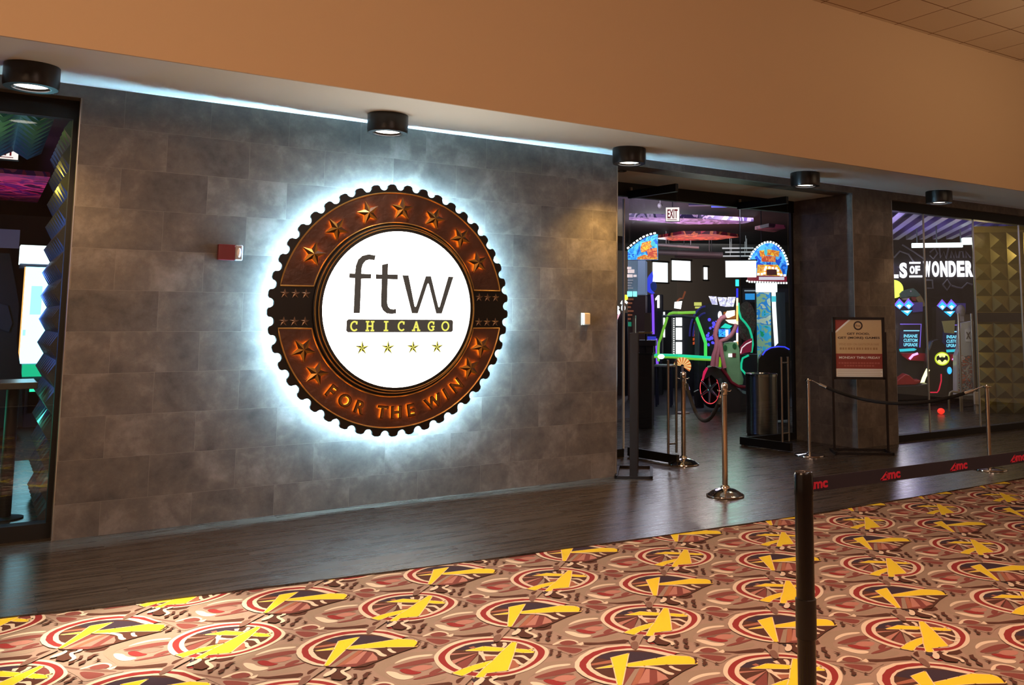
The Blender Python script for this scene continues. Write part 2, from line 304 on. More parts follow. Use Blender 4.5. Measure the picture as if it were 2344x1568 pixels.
HALO, AMB, FACE = 1900.0, 22.0, 10.5
CARPET = '{"under":[[1,1,0,0,[[-0.026,-0.271],[0.031,-0.226],[0.121,-0.177],[0.202,-0.187],[0.304,-0.237],[0.272,-0.278],[0.199,-0.254],[0.111,-0.268],[0.052,-0.287],[0.017,-0.311],[-0.005,-0.354],[-0.008,-0.43],[0.032,-0.479],[0.066,-0.513],[0.223,-0.53],[0.186,-0.582],[0.072,-0.56],[-0.003,-0.531],[-0.001,-0.489],[-0.024,-0.408],[-0.038,-0.309]]],[2,1,0,0,[[0.062,-0.283],[0.108,-0.248],[0.173,-0.233],[0.225,-0.244],[0.272,-0.266],[0.252,-0.283],[0.193,-0.262],[0.133,-0.264]]],[4,1,0,0,[[0.033,-0.31],[0.133,-0.295],[0.21,-0.298],[0.26,-0.319],[0.245,-0.358],[0.157,-0.347],[0.082,-0.343]]],[11,1,0,0,[[0.034,-0.328],[0.119,-0.345],[0.209,-0.358],[0.22,-0.389],[0.141,-0.371],[0.087,-0.364]]],[9,1,0,0,[[0.104,-0.369],[0.171,-0.356],[0.217,-0.405],[0.179,-0.431],[0.133,-0.429],[0.109,-0.402]]],[3,1,0,0,[[0.063,-0.354],[0.104,-0.369],[0.112,-0.415],[0.143,-0.444],[0.104,-0.455],[0.075,-0.43],[0.061,-0.393]]],[4,1,0,0,[[0.16,-0.465],[0.219,-0.435],[0.233,-0.468],[0.181,-0.49],[0.152,-0.493]]],[2,1,0,0,[[0.002,-0.336],[0.043,-0.374],[0.049,-0.424],[0.096,-0.468],[0.063,-0.489],[0.024,-0.473],[0.002,-0.414]]],[4,1,0,0,[[0.057,-0.498],[0.123,-0.485],[0.25,-0.493],[0.24,-0.507],[0.121,-0.516]]],[5,0,0,0,[[-0.001,-0.534],[0.061,-0.576],[0.189,-0.611],[0.202,-0.636],[0.165,-0.655],[0.046,-0.598],[-0.02,-0.57]]],[5,0,0,0,[[-0.108,-0.238],[-0.057,-0.227],[0.002,-0.231],[-0.026,-0.271],[-0.076,-0.272]]]],"swoosh":[[0,1,0,0,[[0.196,0.155],[0.263,0.077],[0.327,0.002],[0.435,-0.086],[0.499,-0.156],[0.442,-0.159],[0.389,-0.173],[0.325,-0.2],[0.311,-0.111],[0.279,-0.018],[0.262,0.046]]],[11,1,0,0,[[0.207,0.149],[0.262,0.076],[0.321,-0.006],[0.43,-0.094],[0.469,-0.146],[0.411,-0.122],[0.323,-0.032],[0.262,0.046]]],[4,1,0,0,[[0.317,-0.043],[0.365,-0.081],[0.42,-0.143],[0.384,-0.17],[0.343,-0.172],[0.323,-0.119]]],[2,1,0,0,[[0.313,-0.014],[0.391,0.018],[0.435,0.006],[0.454,-0.046],[0.434,-0.075],[0.439,-0.052],[0.427,-0.006],[0.391,0.001],[0.338,-0.026]]],[4,1,0,0,[[0.362,-0.011],[0.39,0.0],[0.426,-0.009],[0.441,-0.043],[0.427,-0.07],[0.392,-0.068],[0.361,-0.047]]],[2,0,0,0,[[0.424,-0.074],[0.467,-0.065],[0.453,-0.093],[0.433,-0.101]]],[7,0,0,0,[[-0.19,-0.173],[-0.144,-0.212],[-0.147,-0.278],[-0.142,-0.314],[-0.205,-0.272]]],[3,0,0,0,[[-0.209,-0.219],[-0.196,-0.228],[-0.194,-0.286],[-0.217,-0.271]]]],"Q":[[2,1,0,0,[[-0.223,0.15],[-0.196,0.19],[-0.139,0.243],[-0.072,0.281],[0.008,0.292],[0.085,0.272],[0.141,0.244],[0.181,0.219],[0.216,0.185],[0.244,0.138],[0.263,0.077],[0.274,0.011],[0.278,-0.043],[0.261,-0.088],[0.232,-0.127],[0.196,-0.161],[0.134,-0.204],[0.074,-0.228],[0.005,-0.239],[-0.044,-0.237],[-0.103,-0.223],[-0.151,-0.195],[-0.191,-0.151],[-0.225,-0.106],[-0.249,-0.046],[-0.252,0.029],[-0.241,0.095]]],[3,1,0,0,[[-0.206,0.139],[-0.178,0.179],[-0.125,0.224],[-0.06,0.257],[0.02,0.267],[0.09,0.247],[0.153,0.214],[0.201,0.171],[0.233,0.119],[0.254,0.062],[0.263,0.004],[0.259,-0.045],[0.241,-0.084],[0.205,-0.129],[0.166,-0.16],[0.106,-0.194],[0.025,-0.222],[-0.04,-0.222],[-0.096,-0.203],[-0.146,-0.172],[-0.182,-0.133],[-0.211,-0.089],[-0.225,-0.026],[-0.227,0.049],[-0.22,0.1]]],[2,1,0,0,[[-0.179,0.125],[-0.147,0.168],[-0.1,0.207],[-0.038,0.232],[0.032,0.235],[0.106,0.21],[0.157,0.175],[0.201,0.124],[0.224,0.072],[0.233,0.013],[0.221,-0.05],[0.201,-0.087],[0.157,-0.135],[0.108,-0.168],[0.05,-0.194],[-0.012,-0.201],[-0.078,-0.174],[-0.125,-0.143],[-0.163,-0.094],[-0.196,-0.046],[-0.202,0.022],[-0.195,0.074]]],[5,1,0,0,[[-0.16,0.113],[-0.136,0.15],[-0.095,0.183],[-0.031,0.212],[0.036,0.209],[0.095,0.19],[0.148,0.157],[0.191,0.107],[0.208,0.056],[0.212,0.001],[0.201,-0.047],[0.181,-0.083],[0.151,-0.111],[0.101,-0.145],[0.054,-0.169],[-0.012,-0.17],[-0.081,-0.15],[-0.13,-0.122],[-0.165,-0.066],[-0.177,-0.013],[-0.175,0.06]]],[7,0,0,0,[[-0.102,0.182],[-0.032,0.21],[0.035,0.206],[0.104,0.181],[0.085,0.144],[0.038,0.145],[-0.056,0.152]]],[10,0,0,0,[[-0.031,0.176],[-0.004,0.178],[-0.003,0.151],[-0.027,0.157]]],[4,0,0,0,[[0.189,0.104],[0.209,0.045],[0.209,-0.017],[0.163,0.025],[0.158,0.054]]],[9,0,0,0,[[-0.02,0.092],[-0.134,0.149],[-0.149,0.134]]],[9,0,0,0,[[-0.021,0.088],[-0.17,0.067],[-0.18,0.022],[-0.154,0.037]]],[4,0,0,0,[[-0.031,0.079],[-0.158,0.021],[-0.176,0.01],[-0.172,-0.048],[-0.153,-0.047]]],[1,0,0,0,[[-0.031,0.069],[-0.166,-0.061],[-0.117,-0.058],[-0.069,-0.001]]],[10,0,0,0,[[-0.022,0.034],[-0.04,-0.021],[-0.004,-0.026],[0.028,-0.009],[0.002,0.023]]],[2,0,0,0,[[-0.017,0.1],[0.002,0.087],[-0.009,0.06],[0.015,0.029],[0.049,0.004],[0.041,-0.01],[0.007,0.013],[-0.021,0.029],[-0.04,-0.021],[-0.048,-0.016],[-0.031,0.05],[-0.032,0.07]]],[10,0,0,0,[[0.073,-0.069],[-0.011,-0.175],[0.052,-0.172],[0.065,-0.139],[0.071,-0.096]]],[2,1,0,0,[[0.096,-0.04],[0.127,-0.051],[0.14,-0.065],[0.135,-0.12],[0.147,-0.147],[0.129,-0.154],[0.118,-0.127],[0.12,-0.076],[0.089,-0.052]]],[2,1,0,0,[[0.073,-0.069],[0.087,-0.092],[0.078,-0.138],[0.088,-0.168],[0.07,-0.17],[0.06,-0.14],[0.071,-0.096],[0.065,-0.081]]],[2,0,0,0,[[0.076,0.15],[0.1,0.146],[0.084,0.108],[0.071,0.123]]],[2,1,0,0,[[0.131,0.142],[0.15,0.134],[0.142,0.106],[0.109,0.076],[0.093,0.081],[0.122,0.109]]],[8,0,1,0,[[-0.067,0.144],[-0.014,0.143],[0.034,0.145],[0.099,0.078],[0.16,0.021],[0.189,-0.014],[0.217,-0.015],[0.188,-0.028],[0.201,-0.049],[0.193,-0.061],[0.15,-0.034],[0.118,0.007],[0.07,0.044],[-0.003,0.098]]],[8,0,1,0,[[-0.232,-0.075],[-0.177,-0.058],[-0.127,-0.046],[-0.056,-0.039],[-0.011,-0.041],[-0.072,-0.088],[-0.152,-0.102],[-0.21,-0.127]]],[8,0,1,0,[[0.177,0.119],[0.191,0.104],[0.11,-0.015],[-0.016,-0.185],[-0.066,-0.169],[-0.108,-0.159],[-0.142,-0.195],[-0.169,-0.174],[-0.07,-0.085],[-0.011,-0.041],[0.077,0.037]]]],"P":[[5,0,0,0,[[-0.174,-0.076],[-0.187,-0.044],[-0.194,-0.002],[-0.192,0.052],[-0.184,0.097],[-0.16,0.139],[-0.111,0.178],[-0.061,0.199],[0.002,0.204],[0.078,0.174],[0.122,0.145],[0.153,0.092],[0.175,0.041],[0.201,-0.011],[0.27,-0.084],[0.228,-0.147],[0.132,-0.172],[0.028,-0.212],[-0.048,-0.244],[-0.096,-0.229],[-0.198,-0.161],[-0.205,-0.141]]],[2,0,0,0,[[0.267,0.01],[0.24,0.066],[0.225,0.11],[0.197,0.166],[0.16,0.21],[0.102,0.252],[0.015,0.28],[-0.075,0.277],[-0.153,0.24],[-0.214,0.188],[-0.25,0.135],[-0.265,0.089],[-0.271,0.037],[-0.265,-0.025],[-0.242,-0.093],[-0.208,-0.139],[-0.196,-0.123],[-0.221,-0.087],[-0.24,-0.032],[-0.249,0.029],[-0.24,0.091],[-0.224,0.137],[-0.195,0.176],[-0.141,0.218],[-0.074,0.248],[0.01,0.257],[0.091,0.233],[0.148,0.19],[0.199,0.135],[0.228,0.06],[0.249,0.014]]],[3,0,0,0,[[0.249,0.014],[0.228,0.06],[0.199,0.135],[0.148,0.19],[0.091,0.233],[0.01,0.257],[-0.074,0.248],[-0.141,0.218],[-0.195,0.176],[-0.224,0.137],[-0.24,0.091],[-0.249,0.029],[-0.24,-0.032],[-0.221,-0.087],[-0.196,-0.123],[-0.182,-0.097],[-0.205,-0.05],[-0.218,0.002],[-0.216,0.056],[-0.205,0.105],[-0.186,0.137],[-0.144,0.174],[-0.095,0.201],[-0.039,0.218],[0.031,0.213],[0.089,0.194],[0.135,0.168],[0.172,0.125],[0.2,0.069],[0.224,0.007]]],[2,0,0,0,[[0.224,0.007],[0.2,0.069],[0.172,0.125],[0.135,0.168],[0.089,0.194],[0.031,0.213],[-0.039,0.218],[-0.095,0.201],[-0.144,0.174],[-0.186,0.137],[-0.205,0.105],[-0.216,0.056],[-0.218,0.002],[-0.205,-0.05],[-0.182,-0.097],[-0.172,-0.072],[-0.187,-0.044],[-0.194,-0.002],[-0.192,0.052],[-0.184,0.097],[-0.16,0.139],[-0.111,0.178],[-0.061,0.199],[0.002,0.204],[0.078,0.174],[0.122,0.145],[0.153,0.092],[0.175,0.041],[0.201,-0.011],[0.224,-0.013]]],[7,0,0,0,[[-0.103,0.177],[-0.051,0.195],[0.008,0.193],[0.073,0.166],[0.05,0.118],[-0.042,0.139],[-0.063,0.114]]],[7,0,0,0,[[0.072,0.157],[0.137,0.1],[0.175,0.027],[0.192,-0.011],[-0.011,0.052],[-0.006,0.075]]],[10,0,0,0,[[-0.164,0.129],[-0.061,0.118],[-0.079,0.085],[-0.174,0.11]]],[4,0,0,0,[[-0.059,-0.005],[0.04,-0.097],[0.012,-0.201],[-0.093,-0.225],[-0.196,-0.156]]],[1,0,0,0,[[-0.036,-0.034],[-0.011,-0.038],[-0.166,-0.176],[-0.19,-0.16]]],[10,0,0,0,[[-0.011,-0.038],[0.008,-0.051],[-0.119,-0.173],[-0.163,-0.178]]],[9,0,0,0,[[0.006,-0.062],[0.02,-0.071],[-0.074,-0.192],[-0.124,-0.175]]],[9,0,0,0,[[0.034,-0.106],[0.033,-0.167],[0.02,-0.207],[-0.039,-0.203]]],[2,1,0,0,[[-0.049,0.02],[0.023,-0.025],[0.073,-0.081],[0.068,-0.141],[0.082,-0.176],[0.061,-0.185],[0.044,-0.156],[0.051,-0.098],[0.013,-0.043],[-0.057,0.006]]],[2,1,0,0,[[0.106,-0.091],[0.128,-0.095],[0.121,-0.126],[0.132,-0.165],[0.115,-0.167],[0.104,-0.14]]],[8,0,1,0,[[-0.187,0.07],[-0.092,0.061],[-0.105,0.038]]],[8,0,1,0,[[-0.025,0.035],[0.051,0.023],[0.126,0.013],[0.201,0.003],[0.264,-0.053],[0.263,-0.112],[0.234,-0.145],[0.115,-0.071],[0.022,-0.028],[-0.05,0.007]]],[8,0,1,0,[[-0.047,0.136],[0.052,0.136],[-0.058,0.007],[-0.191,-0.148],[-0.204,-0.139],[-0.102,0.036]]]],"over":[[5,0,0,0,[[0.252,0.204],[0.289,0.225],[0.298,0.253],[0.329,0.255],[0.327,0.233],[0.302,0.228],[0.296,0.192],[0.304,0.136],[0.27,0.121],[0.24,0.157]]],[2,1,0,0,[[0.337,0.25],[0.36,0.246],[0.348,0.219],[0.315,0.213],[0.314,0.197],[0.323,0.157],[0.322,0.119],[0.294,0.099],[0.288,0.114],[0.308,0.134],[0.297,0.18],[0.298,0.218],[0.312,0.232],[0.331,0.228]]],[5,0,0,0,[[0.339,0.158],[0.352,0.149],[0.341,0.111],[0.314,0.097],[0.305,0.07],[0.286,0.062],[0.287,0.088],[0.312,0.103],[0.329,0.122]]],[5,0,0,0,[[0.393,0.143],[0.419,0.137],[0.389,0.112],[0.378,0.087],[0.355,0.08],[0.347,0.042],[0.323,0.026],[0.324,0.058],[0.343,0.077],[0.358,0.078],[0.366,0.117]]],[5,0,0,0,[[0.401,0.077],[0.415,0.04],[0.373,0.03],[0.397,0.046]]],[5,0,0,0,[[0.273,-0.075],[0.288,-0.085],[0.263,-0.109],[0.253,-0.131],[0.225,-0.142],[0.252,-0.111]]],[5,0,0,0,[[0.29,-0.116],[0.309,-0.125],[0.287,-0.144],[0.283,-0.167],[0.251,-0.179],[0.252,-0.16],[0.275,-0.146]]],[5,0,0,0,[[0.299,-0.192],[0.32,-0.181],[0.321,-0.207]]],[2,1,0,0,[[0.24,0.235],[0.27,0.249],[0.291,0.275],[0.296,0.243],[0.272,0.214],[0.233,0.19],[0.215,0.202]]],[0,1,0,0,[[0.167,0.307],[0.229,0.322],[0.277,0.302],[0.181,0.219],[0.133,0.165],[0.103,0.151],[0.104,0.184],[0.138,0.237]]],[11,1,0,0,[[0.142,0.245],[0.189,0.247],[0.133,0.165],[0.103,0.151],[0.104,0.184]]],[5,1,0,0,[[0.187,0.305],[0.239,0.313],[0.211,0.289],[0.174,0.252],[0.166,0.268]]]]}'

# ================================================================== THE SETTING
ZS, ZW = 3.248, 3.272           # soffit height, top of the tiled wall
YF, ZC = -1.2512, 4.9226
YD = 1.04                      # line of the glass doors          # bulkhead plane, corridor ceiling
XL, XD0, XD1, XP = -0.279, 4.562, 8.25, 9.02   # window jamb, doorway jambs, right window jamb
# floor: dark wood slab whose front edge runs in a slight curve beside the carpet
edge = [(-6, -1.2), (-2, -1.55), (-.618, -1.757), (-.023, -1.872), (.898, -1.990), (1.99, -2.115), (3.344, -2.24), (4.873, -2.335), (6.4, -2.345), (7.975, -2.33), (16, -2.3)]
F0 = Fr((0, 0, 0), (1, 0, 0), (0, 1, 0))
b = MB(); b.prism(F0, edge+[(16, 4.4), (-6, 4.4)], -.05, 0); b.build('floor', wood, **ST)
b = MB(); b.box((-6, 4.4, -.05), (26, 24, -.001)); b.box((16, -2.3, -.05), (26, 4.4, -.001))
b.build('floor', mat('dark_arcade_carpet', '1d1b20', .7, vary=.5, vs=9), **ST)
# front wall with its openings
b = MB(); H1 = 3.175
b.box((XL, 0, 0), (XD0, .13, ZW)); b.box((XL+.02, .13, 0), (XD0, .32, ZW)); b.box((-6, 0, H1), (XL, .32, ZW)); b.box((XD0, 0, 3.19), (XD1, .30, ZW)); b.box((XP, 0, 3.165), (16, .32, ZW)); b.box((XD1, 0, 0), (XP, .32, ZW))
b.build('wall_front', stone, **ST)
b = MB(); b.box((XD0-.32, .32, 0), (XD0, YD, 3.19)); b.box((XD1, .32, 0), (XD1+.2, YD, 3.19)); b.box((XL-.012, .0005, 0), (XL, .13, H1), 0); b.box((XD0, .0005, 0), (XD0+.012, YD, 3.19), 0); b.box((XD1-.012, .0005, 0), (XD1, YD, 3.17), 0)
b.build('wall_side', stone_s, **ST)
# metal corner trims
for i, (x, h) in enumerate(((XL-.014, H1), (XD0+.010, 3.19), (XD1-.014, 3.17), (XP+.001, 3.165))):
    b = MB(); b.box((x, -.003, 0), (x+.006, .004, h)); b.build('trim_%d' % (i+1), alum, **ST)
# soffit, cove slot and white trim beside the wall
b = MB(); b.prism(Fr((-6, 0, 0), (0, -1, 0), (0, 0, 1)), [(-YF-.02, 3.2237), (.10, 3.262), (.10, 3.36), (-YF-.02, 3.36)], -22, 0); b.build('ceiling', soff, **ST)
b = MB(); b.box((-6, -.10, 3.272), (16, 0, 3.36)); b.build('trim_5', white_trim, **ST)
b = MB(); b.box((XD0, .30, 3.19), (XD1, YD, 3.29)); b.build('ceiling', soff, **ST)
b = MB(); b.box((-9, YF, 3.2237), (16, YF+.02, ZC)); b.build('wall_upper', paint, **ST)
b = MB(); b.box((-9, -11.5, ZC), (16, YF, ZC+.05)); b.build('ceiling', grid_mat(), **ST)
b = MB(); b.box((-9, -11.6, 0), (16, -11.5, ZC)); b.build('wall_back', paint, **ST)
b = MB(); b.box((-9, -11.5, -.05), (-4, -1, -.012)); b.build('floor', mat('corridor_floor', '5a3a30', .8), **ST)
# corridor carpet
CP = json.loads(CARPET)
pal = ['9c8270', '96806c', 'd8c3a8', '8f322f', '7e443c', '553428', '3a241e', '3e3038', 'e8ca30', 'b07868', 'a0644c', '7c5c4e']
cm = [mat('carpet_%d' % i, c, .95, spec=.15, vary=.12, vs=350, bump=.5, bs=500) for i, c in enumerate(pal)]
outl = mat('carpet_outline', 'e2bf92', .95, spec=.15)
def chaikin(P, n=2):
    for _ in range(n):
        Q = []
        for i in range(len(P)):
            a, c = P[i], P[(i+1) % len(P)]
            Q += [(a[0]*.75+c[0]*.25, a[1]*.75+c[1]*.25), (a[0]*.25+c[0]*.75, a[1]*.25+c[1]*.75)]
        P = Q
    return P
def edge_y(x):
    for (x0, y0), (x1, y1) in zip(edge, edge[1:]):
        if x0 <= x <= x1: return y0+(y1-y0)*(x-x0)/(x1-x0)
    return edge[-1][1]
tmpl = {}; lay = 0
for g, items in CP.items():
    tb = []
    for col, sm, out, wd, pts in items:
        P = [tuple(p) for p in pts]
        if sm: P = chaikin(P, 2)
        lay += 1
        if out:
            q = MB()
            for i in range(len(P)):
                a = Vector(P[i]+(0,)); c = Vector(P[(i+1) % len(P)]+(0,)); t = (c-a); t = t.normalized() if t.length > 1e-6 else t; nn = Vector((-t.y, t.x, 0))*.005; a = a-t*.004; c = c+t*.004
                q.add([a-nn, c-nn, c+nn, a+nn], [(0, 1, 2, 3)], 12)
            tb.append((q.v, q.f, q.m, lay))
            lay += 1
        q = MB(); q.prism(F0, P, 0, 0, col); tb.append((q.v, q.f, q.m, lay))
    tmpl[g] = tb
b = MB(); b.add([(-9, -11.5, -.0125), (16, -11.5, -.0125), (16, -.9, -.0125), (-9, -.9, -.0125)], [(0, 1, 2, 3)], 0)
QC = Vector((1.258, -3.670, 0)); A_ = Vector((.941, 0, 0)); B_ = Vector((.035, -.922, 0)); OFF = Vector((.467, .462, 0))
for j in range(-3, 4):
    for i in range(-8, 14):
        for kind in ('Q', 'P'):
            c = QC + A_*i + B_*j + (OFF if kind == 'P' else Vector((0, 0, 0)))
            if c.y > edge_y(c.x)+.6: continue
            if c.y < -7: continue
            d = c-CAM; dep = d.dot(_f)
            if dep < .8 or abs(d.dot(_r)/dep) > .9: continue
            for g in ('under', 'swoosh', kind, 'over'):
                for vs, fs, ms, l in tmpl[g]:
                    k = len(b.v); b.v += [Vector((q.x+c.x, q.y+c.y, -.012+l*.0001)) for q in vs]
                    for f, m in zip(fs, ms): b.f.append([x+k for x in f]); b.m.append(m)
o = b.build('carpet', cm+[outl], label='patterned corridor carpet of red ringed medallions with yellow blades on tan ground', category='carpet')

# ------------------------------------------------------------------ arcade shell behind the glass
b = MB(); b.box((-6, .32, 4.3), (26, 24, 4.4)); b.build('ceiling', dkroom, **ST)
b = MB(); b.box((-6, 21, 0), (26, 21.1, 4.3)); b.build('wall_arcade_back', mat('brown_back_wall', '4a4038', .8), **ST)
b = MB(); b.box((-6.1, .32, 0), (-6, 21, 4.3)); b.build('wall_arcade_left', dkroom, **ST)
b = MB(); b.box((26, -2, 0), (26.1, 21, 4.3)); b.build('wall_arcade_right', dkroom, **ST)
b = MB(); b.box((-6, 0, ZW), (26, .36, 4.3)); b.box((XD0-.6, .36, 3.29), (XD1+.4, YD+.02, 4.3)); b.build('wall_lintel', dkroom, **ST)
B16 = FY(20.98)
dayw = em('daylight_pane', 'f4fbff', 2.2)
for i, (x0, y0, x1, y1) in enumerate(((1494, 601, 1528, 646), (1538, 597, 1580, 642), (1611, 612, 1619, 640))):
    r = thing('window_%d' % (i+3), '', '', (0, 20.98, 0)); del r['label']; del r['category']; r['kind'] = 'structure'
    b = MB(); b.pbox(B16, x0, y0, x1, y1, 0, .01); b.build('pane', dayw, r)
    b = MB(); b.pbox(B16, x0-2.5, y0-4, x1+2.5, y0, 0, .06); b.pbox(B16, x0-2.5, y1, x1+2.5, y1+3, 0, .06); b.build('frame', black, r)

# ------------------------------------------------------------------ shop windows
r = bpy.data.objects.new('window_1', None); COL.objects.link(r); r['kind'] = 'structure'
b = MB(); b.box((-6, .12, 3.035), (XL+.02, .20, H1)); b.box((-6, .11, 0), (XL+.02, .24, .105)); b.box((XL-.045, .12, .105), (XL+.02, .20, 3.035)); b.build('frame', blk2, r)
b = MB(); b.box((-6, .155, .105), (XL-.045, .167, 3.035)); b.build('glass_pane', glass, r)
r = bpy.data.objects.new('window_2', None); COL.objects.link(r); r['kind'] = 'structure'
b = MB(); b.box((XP, .08, 3.045), (16, .20, 3.165)); b.box((XP, .08, 0), (16, .20, .085)); b.build('frame', blk2, r)
xs = (XP, 9.83, 10.99, 12.17, 13.35, 14.5)
for x0, x1 in zip(xs, xs[1:]):
    b = MB(); b.box((x0+.004, .10, .085), (x1-.004, .112, 3.045)); b.build('glass_pane', glass, r)
for x in xs[1:-1]:
    b = MB(); b.box((x-.006, .094, .085), (x+.006, .116, 3.045)); b.build('glass_joint', mat('joint_silver', 'cfcabf', .3, .8), r)

# ------------------------------------------------------------------ glass doors
hdr = MB(); hdr.box((XD0+.012, YD-.04, 3.03), (XD1-.012, YD+.04, 3.19)); hdr.build('trim_6', blk2, **ST)
b = MB(); b.box((XD1-.05, YD-.02, 0), (XD1-.012, YD+.02, 3.03)); b.build('trim_7', blk2, **ST)
r = bpy.data.objects.new('window_8', None); COL.objects.link(r); r['kind'] = 'structure'
b = MB(); b.box((XD0+.012, YD-.006, .09), (5.40, YD+.006, 3.03)); b.build('glass_pane', glass, r)
b = MB(); b.box((XD0+.012, YD-.025, 0), (5.40, YD+.025, .09)); b.build('sill_rail', blk2, r)
b = MB(); b.box((5.40, YD-.016, .09), (5.412, YD+.016, 3.0)); b.build('edge_strip', mat('edge_silver', 'e4e2e6', .5, .3), r)
r = bpy.data.objects.new('window_9', None); COL.objects.link(r); r['kind'] = 'structure'
b = MB(); b.box((7.28, YD-.006, .09), (XD1-.05, YD+.006, 3.03)); b.build('glass_pane', glass, r)
b = MB(); b.box((7.28, YD-.025, 0), (XD1-.05, YD+.025, .09)); b.build('sill_rail', blk2, r)
def door(name, hinge, tip):
    r = bpy.data.objects.new(name, None); COL.objects.link(r); r['kind'] = 'structure'
    h, t = Vector(hinge+(0,)), Vector(tip+(0,)); U = (t-h).normalized(); F = Fr(h, U, (0, 0, 1)); Lg = (t-h).length
    b = MB(); b.fbox(F, 0, Lg, .11, 3.0, -.006, .006); b.build('glass_pane', glass, r)
    b = MB(); b.fbox(F, 0, Lg, .015, .11, -.022, .022); b.build('bottom_rail', mat('door_rail', '17130f', .35, .3), r)
    b = MB(); b.fbox(F, 0, Lg, 3.0, 3.09, -.022, .022); b.build('top_rail', mat('door_rail', '17130f', .35, .3), r)
    for s in (-1, 1):
        b = MB(); u = Lg-.085; b.tube([F.p(u, .12, s*.062), F.p(u, 1.13, s*.062)], .014, 14)
        for v in (.22, 1.06): b.tube([F.p(u, v, s*.004), F.p(u, v, s*.062)], .010, 10)
        b.build('door_handle', steel, r, smooth=50)
    b = MB(); b.tube([F.p(.03, 0, 0), F.p(.03, .015, 0)], .02); b.tube([F.p(.03, 3.09, 0), F.p(.03, 3.13, 0)], .02); b.build('pivot', steel, r)
    return r
door('door_1', (5.45, .99), (5.532, .197))
door('door_2', (7.20, .99), (7.278, .196))

# ================================================================== THE ROUND SIGN
SG = Vector((2.165, -.10, 1.650)); SK = .9946
sign = thing('wall_sign', 'large round backlit sign with scalloped black rim, copper bands and glowing white face', 'sign', (SG.x, 0, SG.z))
FS = Fr((SG.x, -.10, SG.z))
gearm = mat('sign_black', '120f0d', .35)
R0, RN = 1.092*SK, .039
loop = []
for k in range(45):
    a = math.radians(90+8*k); da = math.asin(RN/(1.080*SK))
    c = (1.080*SK*math.cos(a), 1.080*SK*math.sin(a))
    tang = a + PI/2
    for j in range(9):     # the bite, swept inward
        th = a - PI/2 - PI*j/8
        # from the clockwise side round the inside to the other side
        loop.append((c[0]+RN*math.cos(th), c[1]+RN*math.sin(th)))
    for j in (1, 2, 3):
        a2 = a+da+(math.radians(8)-2*da)*j/4; loop.append((R0*math.cos(a2), R0*math.sin(a2)))
def circ(R, n=96, a0=0, a1=2*PI, cl=True):
    m = n if cl else n+1
    return [(R*math.cos(a0+(a1-a0)*i/n), R*math.sin(a0+(a1-a0)*i/n)) for i in range(m)]
b = MB(); b.prism(FS, loop, -.022, 0, 0); b.ring(FS, circ(1.034), circ(1.020), -.046, -.021); b.build('rim', gearm, sign, bev=0)  # hidden lip ring behind the disc, added to confine the halo light
b = MB(); b.ring(FS, circ(.965), circ(.950), -.064, -.054); b.build('halo_light', em('halo_led', 'a4deff', HALO), sign)
b = MB(); b.ring(Fr((SG.x, 0, SG.z)), circ(.90), circ(.86), 0.001, .077); b.build('mounting_drum', blk2, sign)
def bump_mat(name, c, rough, metal, bump, scale):
    m = mat(name, c, rough, metal, vary=.55, vs=5, bump=bump, bs=scale); return m
copper = bump_mat('aged_copper', '55392e', .42, .35, .8, 18)
gold = mat('gold_outline', 'c9a05c', .35, .6)
def band(z0, top):
    ro, ri = 1.016*SK, .752*SK; s = 1 if top else -1
    ao, ai = math.asin(z0/ro), math.asin(z0/ri)
    po = [(ro*math.cos(ao+(PI-2*ao)*i/60), s*ro*math.sin(ao+(PI-2*ao)*i/60)) for i in range(61)]
    pi_ = [(ri*math.cos(ai+(PI-2*ai)*i/60), s*ri*math.sin(ai+(PI-2*ai)*i/60)) for i in range(61)]
    return po, pi_
for top, z0 in ((True, .178*SK), (False, .168*SK)):
    po, pi_ = band(z0, top)
    b = MB()
    vs = [FS.p(u, v, .006) for u, v in po]+[FS.p(u, v, .006) for u, v in pi_]; n = 61
    b.add(vs, [(i, i+1, n+i+1, n+i) if not top else (i+1, i, n+i, n+i+1) for i in range(60)])
    cp = b.build('copper_band', copper, sign)
    b = MB(); path = [FS.p(u, v, .008) for u, v in po+pi_[::-1]+po[:1]]; b.tube(path, .0075, 6); b.build('gold_outline', gold, cp, smooth=60)
def star(F, u, v, R, up, d0, h, mb, mi=0, mi2=0, back=None, ri=.40):
    pts = []
    for k in range(10):
        a = up+PI*k/5; r = R if k % 2 == 0 else R*ri; pts.append((u+r*math.cos(a), v+r*math.sin(a)))
    vs = [F.p(*q, d0) for q in pts]+[F.p(*q, d0+h*.35) for q in pts]+[F.p(u, v, d0+h)]+[F.p(u, v, d0)]
    for k in range(10):
        j = (k+1) % 10
        mb.add([vs[10+k], vs[10+j], vs[20]], [(0, 1, 2)], mi if k % 2 else mi2)
        mb.add([vs[k], vs[j], vs[10+j], vs[10+k]], [(0, 1, 2, 3)], mi)
        mb.add([vs[j], vs[k], vs[21]], [(0, 1, 2)], mi if back is None else back)
brassd = mat('dark_brass', '4a2c14', .4, .5); brass = mat('brass', 'b8863c', .35, .6)
amber = em('amber_led', 'ff8a1c', AMB)
for a in (149.4, 130.3, 109.7, 89.3, 68.6, 48.4, 29.9, -157, -142.2, -37, -22.4):
    a = math.radians(a); u, v = .872*SK*math.cos(a), .872*SK*math.sin(a)
    b = MB(); star(FS, u, v, .105, a, .026, .030, b, 0, 1); so = b.build('star', [brass, brassd], sign)
    b = MB(); star(FS, u, v, .088, a, .0235, .002, b, 0, 0); b.build('back_light', amber, so)
